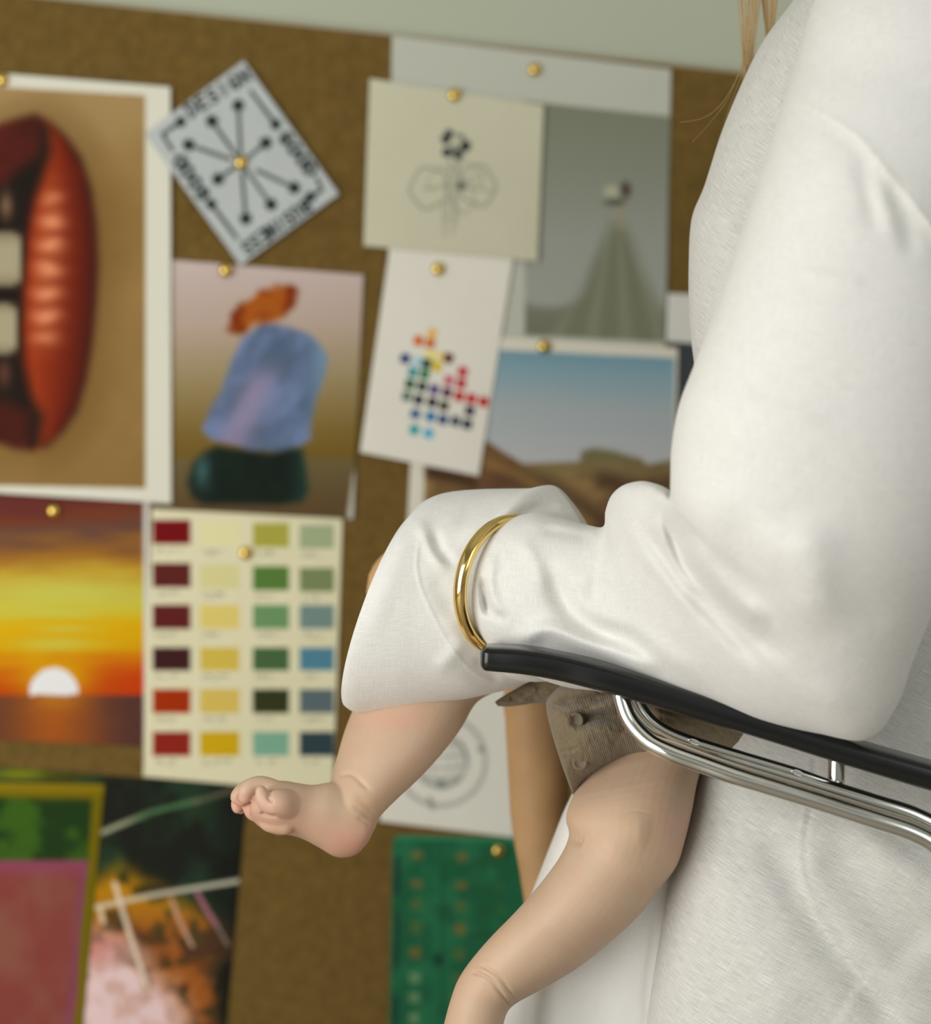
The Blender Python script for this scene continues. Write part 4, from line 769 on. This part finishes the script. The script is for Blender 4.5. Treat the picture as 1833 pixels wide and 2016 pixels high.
# ------------------------------------------------------------------ infant
hipc = P(1300., 1500., 1.3)
baby = empty('infant', (float(hipc[0]), float(hipc[1]), float(hipc[2])), 'barelegged infant in a taupe romper on the lap, one foot dangling at left', 'infant')
def lv(st, nr=60, npi=40, e=1.0): return loft('x', st, nr, npi, None, e=e, build=False)
pieces = [
 # left leg hanging towards the pinboard
 lv([(905, 1200, 1080, 1290, 1.36, .036), (800, 1255, 1020, 1340, 1.352, .040), (730, 1320, 975, 1362, 1.34, .042), (697, 1392, 937, 1385, 1.328, .043), (678, 1440, 908, 1434, 1.315, .042), (664, 1488, 870, 1484, 1.302, .039), (655, 1520, 826, 1532, 1.292, .034), (648, 1545, 782, 1573, 1.284, .030), (640, 1566, 750, 1606, 1.279, .028), (632, 1590, 738, 1632, 1.277, .026), (630, 1625, 722, 1662, 1.277, .022), (650, 1662, 700, 1682, 1.277, .012)]),
 lv([(741, 1612, 728, 1645, 1.277, .012), (736, 1590, 712, 1674, 1.277, .021), (712, 1560, 690, 1687, 1.276, .025), (680, 1545, 660, 1687, 1.275, .027), (650, 1540, 630, 1670, 1.273, .028), (618, 1545, 596, 1652, 1.271, .028), (590, 1542, 568, 1644, 1.268, .029), (560, 1537, 545, 1644, 1.266, .030), (535, 1540, 520, 1634, 1.265, .030), (512, 1556, 500, 1618, 1.266, .028), (498, 1572, 490, 1600, 1.267, .022)]),
 chain([(580, 1588, 1.256, 33), (552, 1581, 1.238, 28), (533, 1580, 1.236, 24), (519, 1570, 1.235, 18), (514, 1558, 1.2345, 12)], 18),                       # big toe
 chain([(560, 1622, 1.252, 22), (530, 1618, 1.252, 20), (515, 1608, 1.253, 12)], 16),
 chain([(545, 1551, 1.256, 15), (520, 1543, 1.255, 15), (500, 1545, 1.254, 16), (486, 1557, 1.2525, 17), (482, 1570, 1.252, 13)], 18),      # second toe
 chain([(530, 1547, 1.268, 15), (500, 1545, 1.266, 15), (478, 1556, 1.264, 15), (466, 1570, 1.263, 13), (476, 1578, 1.262, 10)], 16),
 chain([(515, 1560, 1.278, 15), (480, 1566, 1.276, 14), (468, 1580, 1.275, 13), (468, 1590, 1.274, 12)], 16),
 chain([(515, 1580, 1.286, 14), (485, 1588, 1.284, 12), (474, 1592, 1.283, 11)], 14),
 chain([(520, 1600, 1.268, 22), (500, 1596, 1.268, 20), (492, 1590, 1.268, 15)], 16),
 # right leg over the lap
 lv([(1170, 1400, 1420, 1330, 1.33, .045), (1160, 1500, 1410, 1430, 1.305, .048), (1124, 1575, 1376, 1530, 1.268, .052), (1114, 1612, 1364, 1590, 1.252, .050), (1120, 1645, 1350, 1650, 1.244, .048), (1100, 1690, 1332, 1706, 1.238, .045), (1055, 1750, 1296, 1752, 1.234, .043), (1010, 1800, 1262, 1798, 1.232, .042), (965, 1846, 1212, 1846, 1.232, .040), (925, 1893, 1140, 1904, 1.232, .036), (901, 1930, 1070, 1946, 1.232, .032), (888, 1965, 1010, 1980, 1.232, .028), (878, 2000, 993, 2010, 1.232, .027), (864, 2060, 985, 2060, 1.232, .027), (858, 2110, 975, 2090, 1.232, .02)]),
 lv([(985, 2050, 975, 2100, 1.232, .018), (950, 2030, 955, 2125, 1.23, .025), (900, 2020, 900, 2120, 1.225, .028), (840, 2040, 850, 2130, 1.22, .029), (790, 2070, 800, 2140, 1.215, .028)]),
 # seat and belly inside the romper
 ball(1250, 1380, 1.335, 150, 130, .055), ball(1420, 1260, 1.34, 200, 190, .06)]
for k_ in range(5): pieces.append(chain([(805, 2080+k_*13, 1.20+k_*.009, 15-k_), (768, 2088+k_*13, 1.196+k_*.009, 14-k_), (755, 2100+k_*12, 1.195+k_*.009, 11-k_)], 12))
BF = [('g', [(660, 1530), (690, 1524), (716, 1545), (735, 1562)], 5, -.0014, .3), ('g', [(700, 1560), (722, 1590), (738, 1612)], 9, -.0007, .3), ('g', [(690, 1585), (715, 1600), (735, 1622)], 5, -.0008, .3), ('g', [(700, 1608), (722, 1620), (730, 1634)], 4.5, -.0007, .3),
      ('g', [(574, 1552), (583, 1576), (581, 1608)], 8, -.0008, .35), ('g', [(510, 1600), (528, 1606), (548, 1607)], 3, -.0028, .2), ('g', [(535, 1556), (528, 1570), (540, 1582)], 3, -.002, .2),
      ('g', [(925, 1912), (960, 1925), (985, 1955), (1008, 1988)], 3.5, -.0022, .12), ('g', [(942, 1898), (980, 1920), (1002, 1950), (1018, 1974)], 3.5, -.0018, .15), ('g', [(932, 1905), (970, 1923), (1012, 1975)], 14, .0012, .2),
      ('g', [(1118, 1636), (1130, 1650), (1150, 1660)], 10, -.003, .3), ('g', [(1216, 1610), (1250, 1598), (1290, 1605)], 3, -.0003, .3), ('g', [(1180, 1690), (1240, 1640), (1290, 1640)], 40, .003, .3)]
bb = union('body', pieces, .0010, M['skin'], smooth_it=10, folds=BF, colfn=skin1); adopt(bb, baby); tag(bb, 'bare infant legs with a curled foot')
RF = [('g', [(1080, 1375), (1150, 1380), (1240, 1350), (1330, 1330)], 12, -.016, .15), ('g', [(1090, 1400), (1160, 1392), (1230, 1385)], 8, .004, .2), ('g', [(1115, 1428), (1170, 1412), (1230, 1410), (1300, 1415)], 14, -.020, .2), ('g', [(1100, 1395), (1140, 1402), (1200, 1375), (1260, 1365)], 7, -.004, .2),
      ('g', [(1110, 1450), (1180, 1440), (1260, 1430), (1360, 1440)], 18, .005, .2), ('g', [(1103, 1478), (1125, 1476), (1140, 1470)], 3, -.0015, .1), ('g', [(1103, 1486), (1125, 1485), (1138, 1479)], 3, .0012, .1), ('g', [(1200, 1475), (1220, 1450), (1240, 1420)], 6, -.0015, .3), ('g', [(1240, 1480), (1262, 1450), (1275, 1420)], 6, -.0015, .3)]
def rn(px, py): return (fbm(px*1.4-py*.5, py*.6+px*.2, 9, 111)-.5)*.0022+(fbm(px*.25+py*.1, py*1.1-px*.35, 26, 117)-.5)*.010*np.clip((1470-py)/60, .15, 1)
rom = loft('romper', [(1660, 1050, 1500, 1560, 1.33, .07), (1500, 1130, 1440, 1530, 1.32, .075), (1400, 1220, 1402, 1500, 1.31, .08, 0, -20), (1310, 1270, 1345, 1497, 1.30, .082, 0, -8), (1250, 1300, 1290, 1492, 1.298, .080, 0, 0), (1200, 1315, 1240, 1496, 1.297, .076), (1150, 1330, 1206, 1507, 1.292, .072), (1110, 1345, 1180, 1520, 1.29, .068, -5, 0), (1088, 1365, 1158, 1538, 1.29, .058, -14, 0), (1078, 1380, 1138, 1562, 1.29, .045, -12, 0), (1080, 1400, 1130, 1566, 1.29, .02, -5, 0)],
        220, 260, M['romper'], folds=RF, e=.9, noise=rn)
adopt(rom, baby); tag(rom, 'taupe crinkled romper with covered snaps')
fl = loft('ruffle', [(1095, 1300, 1110, 1396, 1.335, .018), (1060, 1330, 1085, 1386, 1.335, .016), (1030, 1348, 1055, 1384, 1.335, .014), (1005, 1362, 1028, 1388, 1.335, .012), (985, 1374, 1000, 1391, 1.335, .008), (974, 1382, 980, 1390, 1.335, .004)], 90, 80, M['romper'], folds=[('g', [(1040, 1362), (1020, 1372), (1000, 1376)], 5, -.004, .2), ('g', [(1060, 1350), (1045, 1365), (1020, 1378)], 6, .003, .2)], noise=rn)
fl.parent = rom
rco = np.array([v_.co[:] for v_ in rom.data.vertices]); rpx, rpy, rdd = invP(rco)
for sx_, sy_ in ((1134, 1419), (1142, 1501)):
    near_ = np.hypot(rpx-sx_, rpy-sy_) < 14; dd = float(np.percentile(rdd[near_ & (rdd < 1.29)], 45))-.0002
    ang = np.linspace(0, 2*np.pi, 28, endpoint=False); c0 = np.array([sx_, sy_]); V = []
    for r_, h_ in ((17, 0), (15.5, .0012), (11.5, .0012), (10.5, .0004), (0, .0008)):
        V.append(P(c0[0]+r_*.9*np.cos(ang), c0[1]+r_*np.sin(ang), dd-h_))
    V = np.vstack(V); F = [[i*28+k, i*28+(k+1) % 28, (i+1)*28+(k+1) % 28, (i+1)*28+k] for i in range(4) for k in range(28)]
    s_ = fixn(mesh_obj('snap', V, F, M['snap'])); s_.parent = rom
bpy.context.view_layer.update()
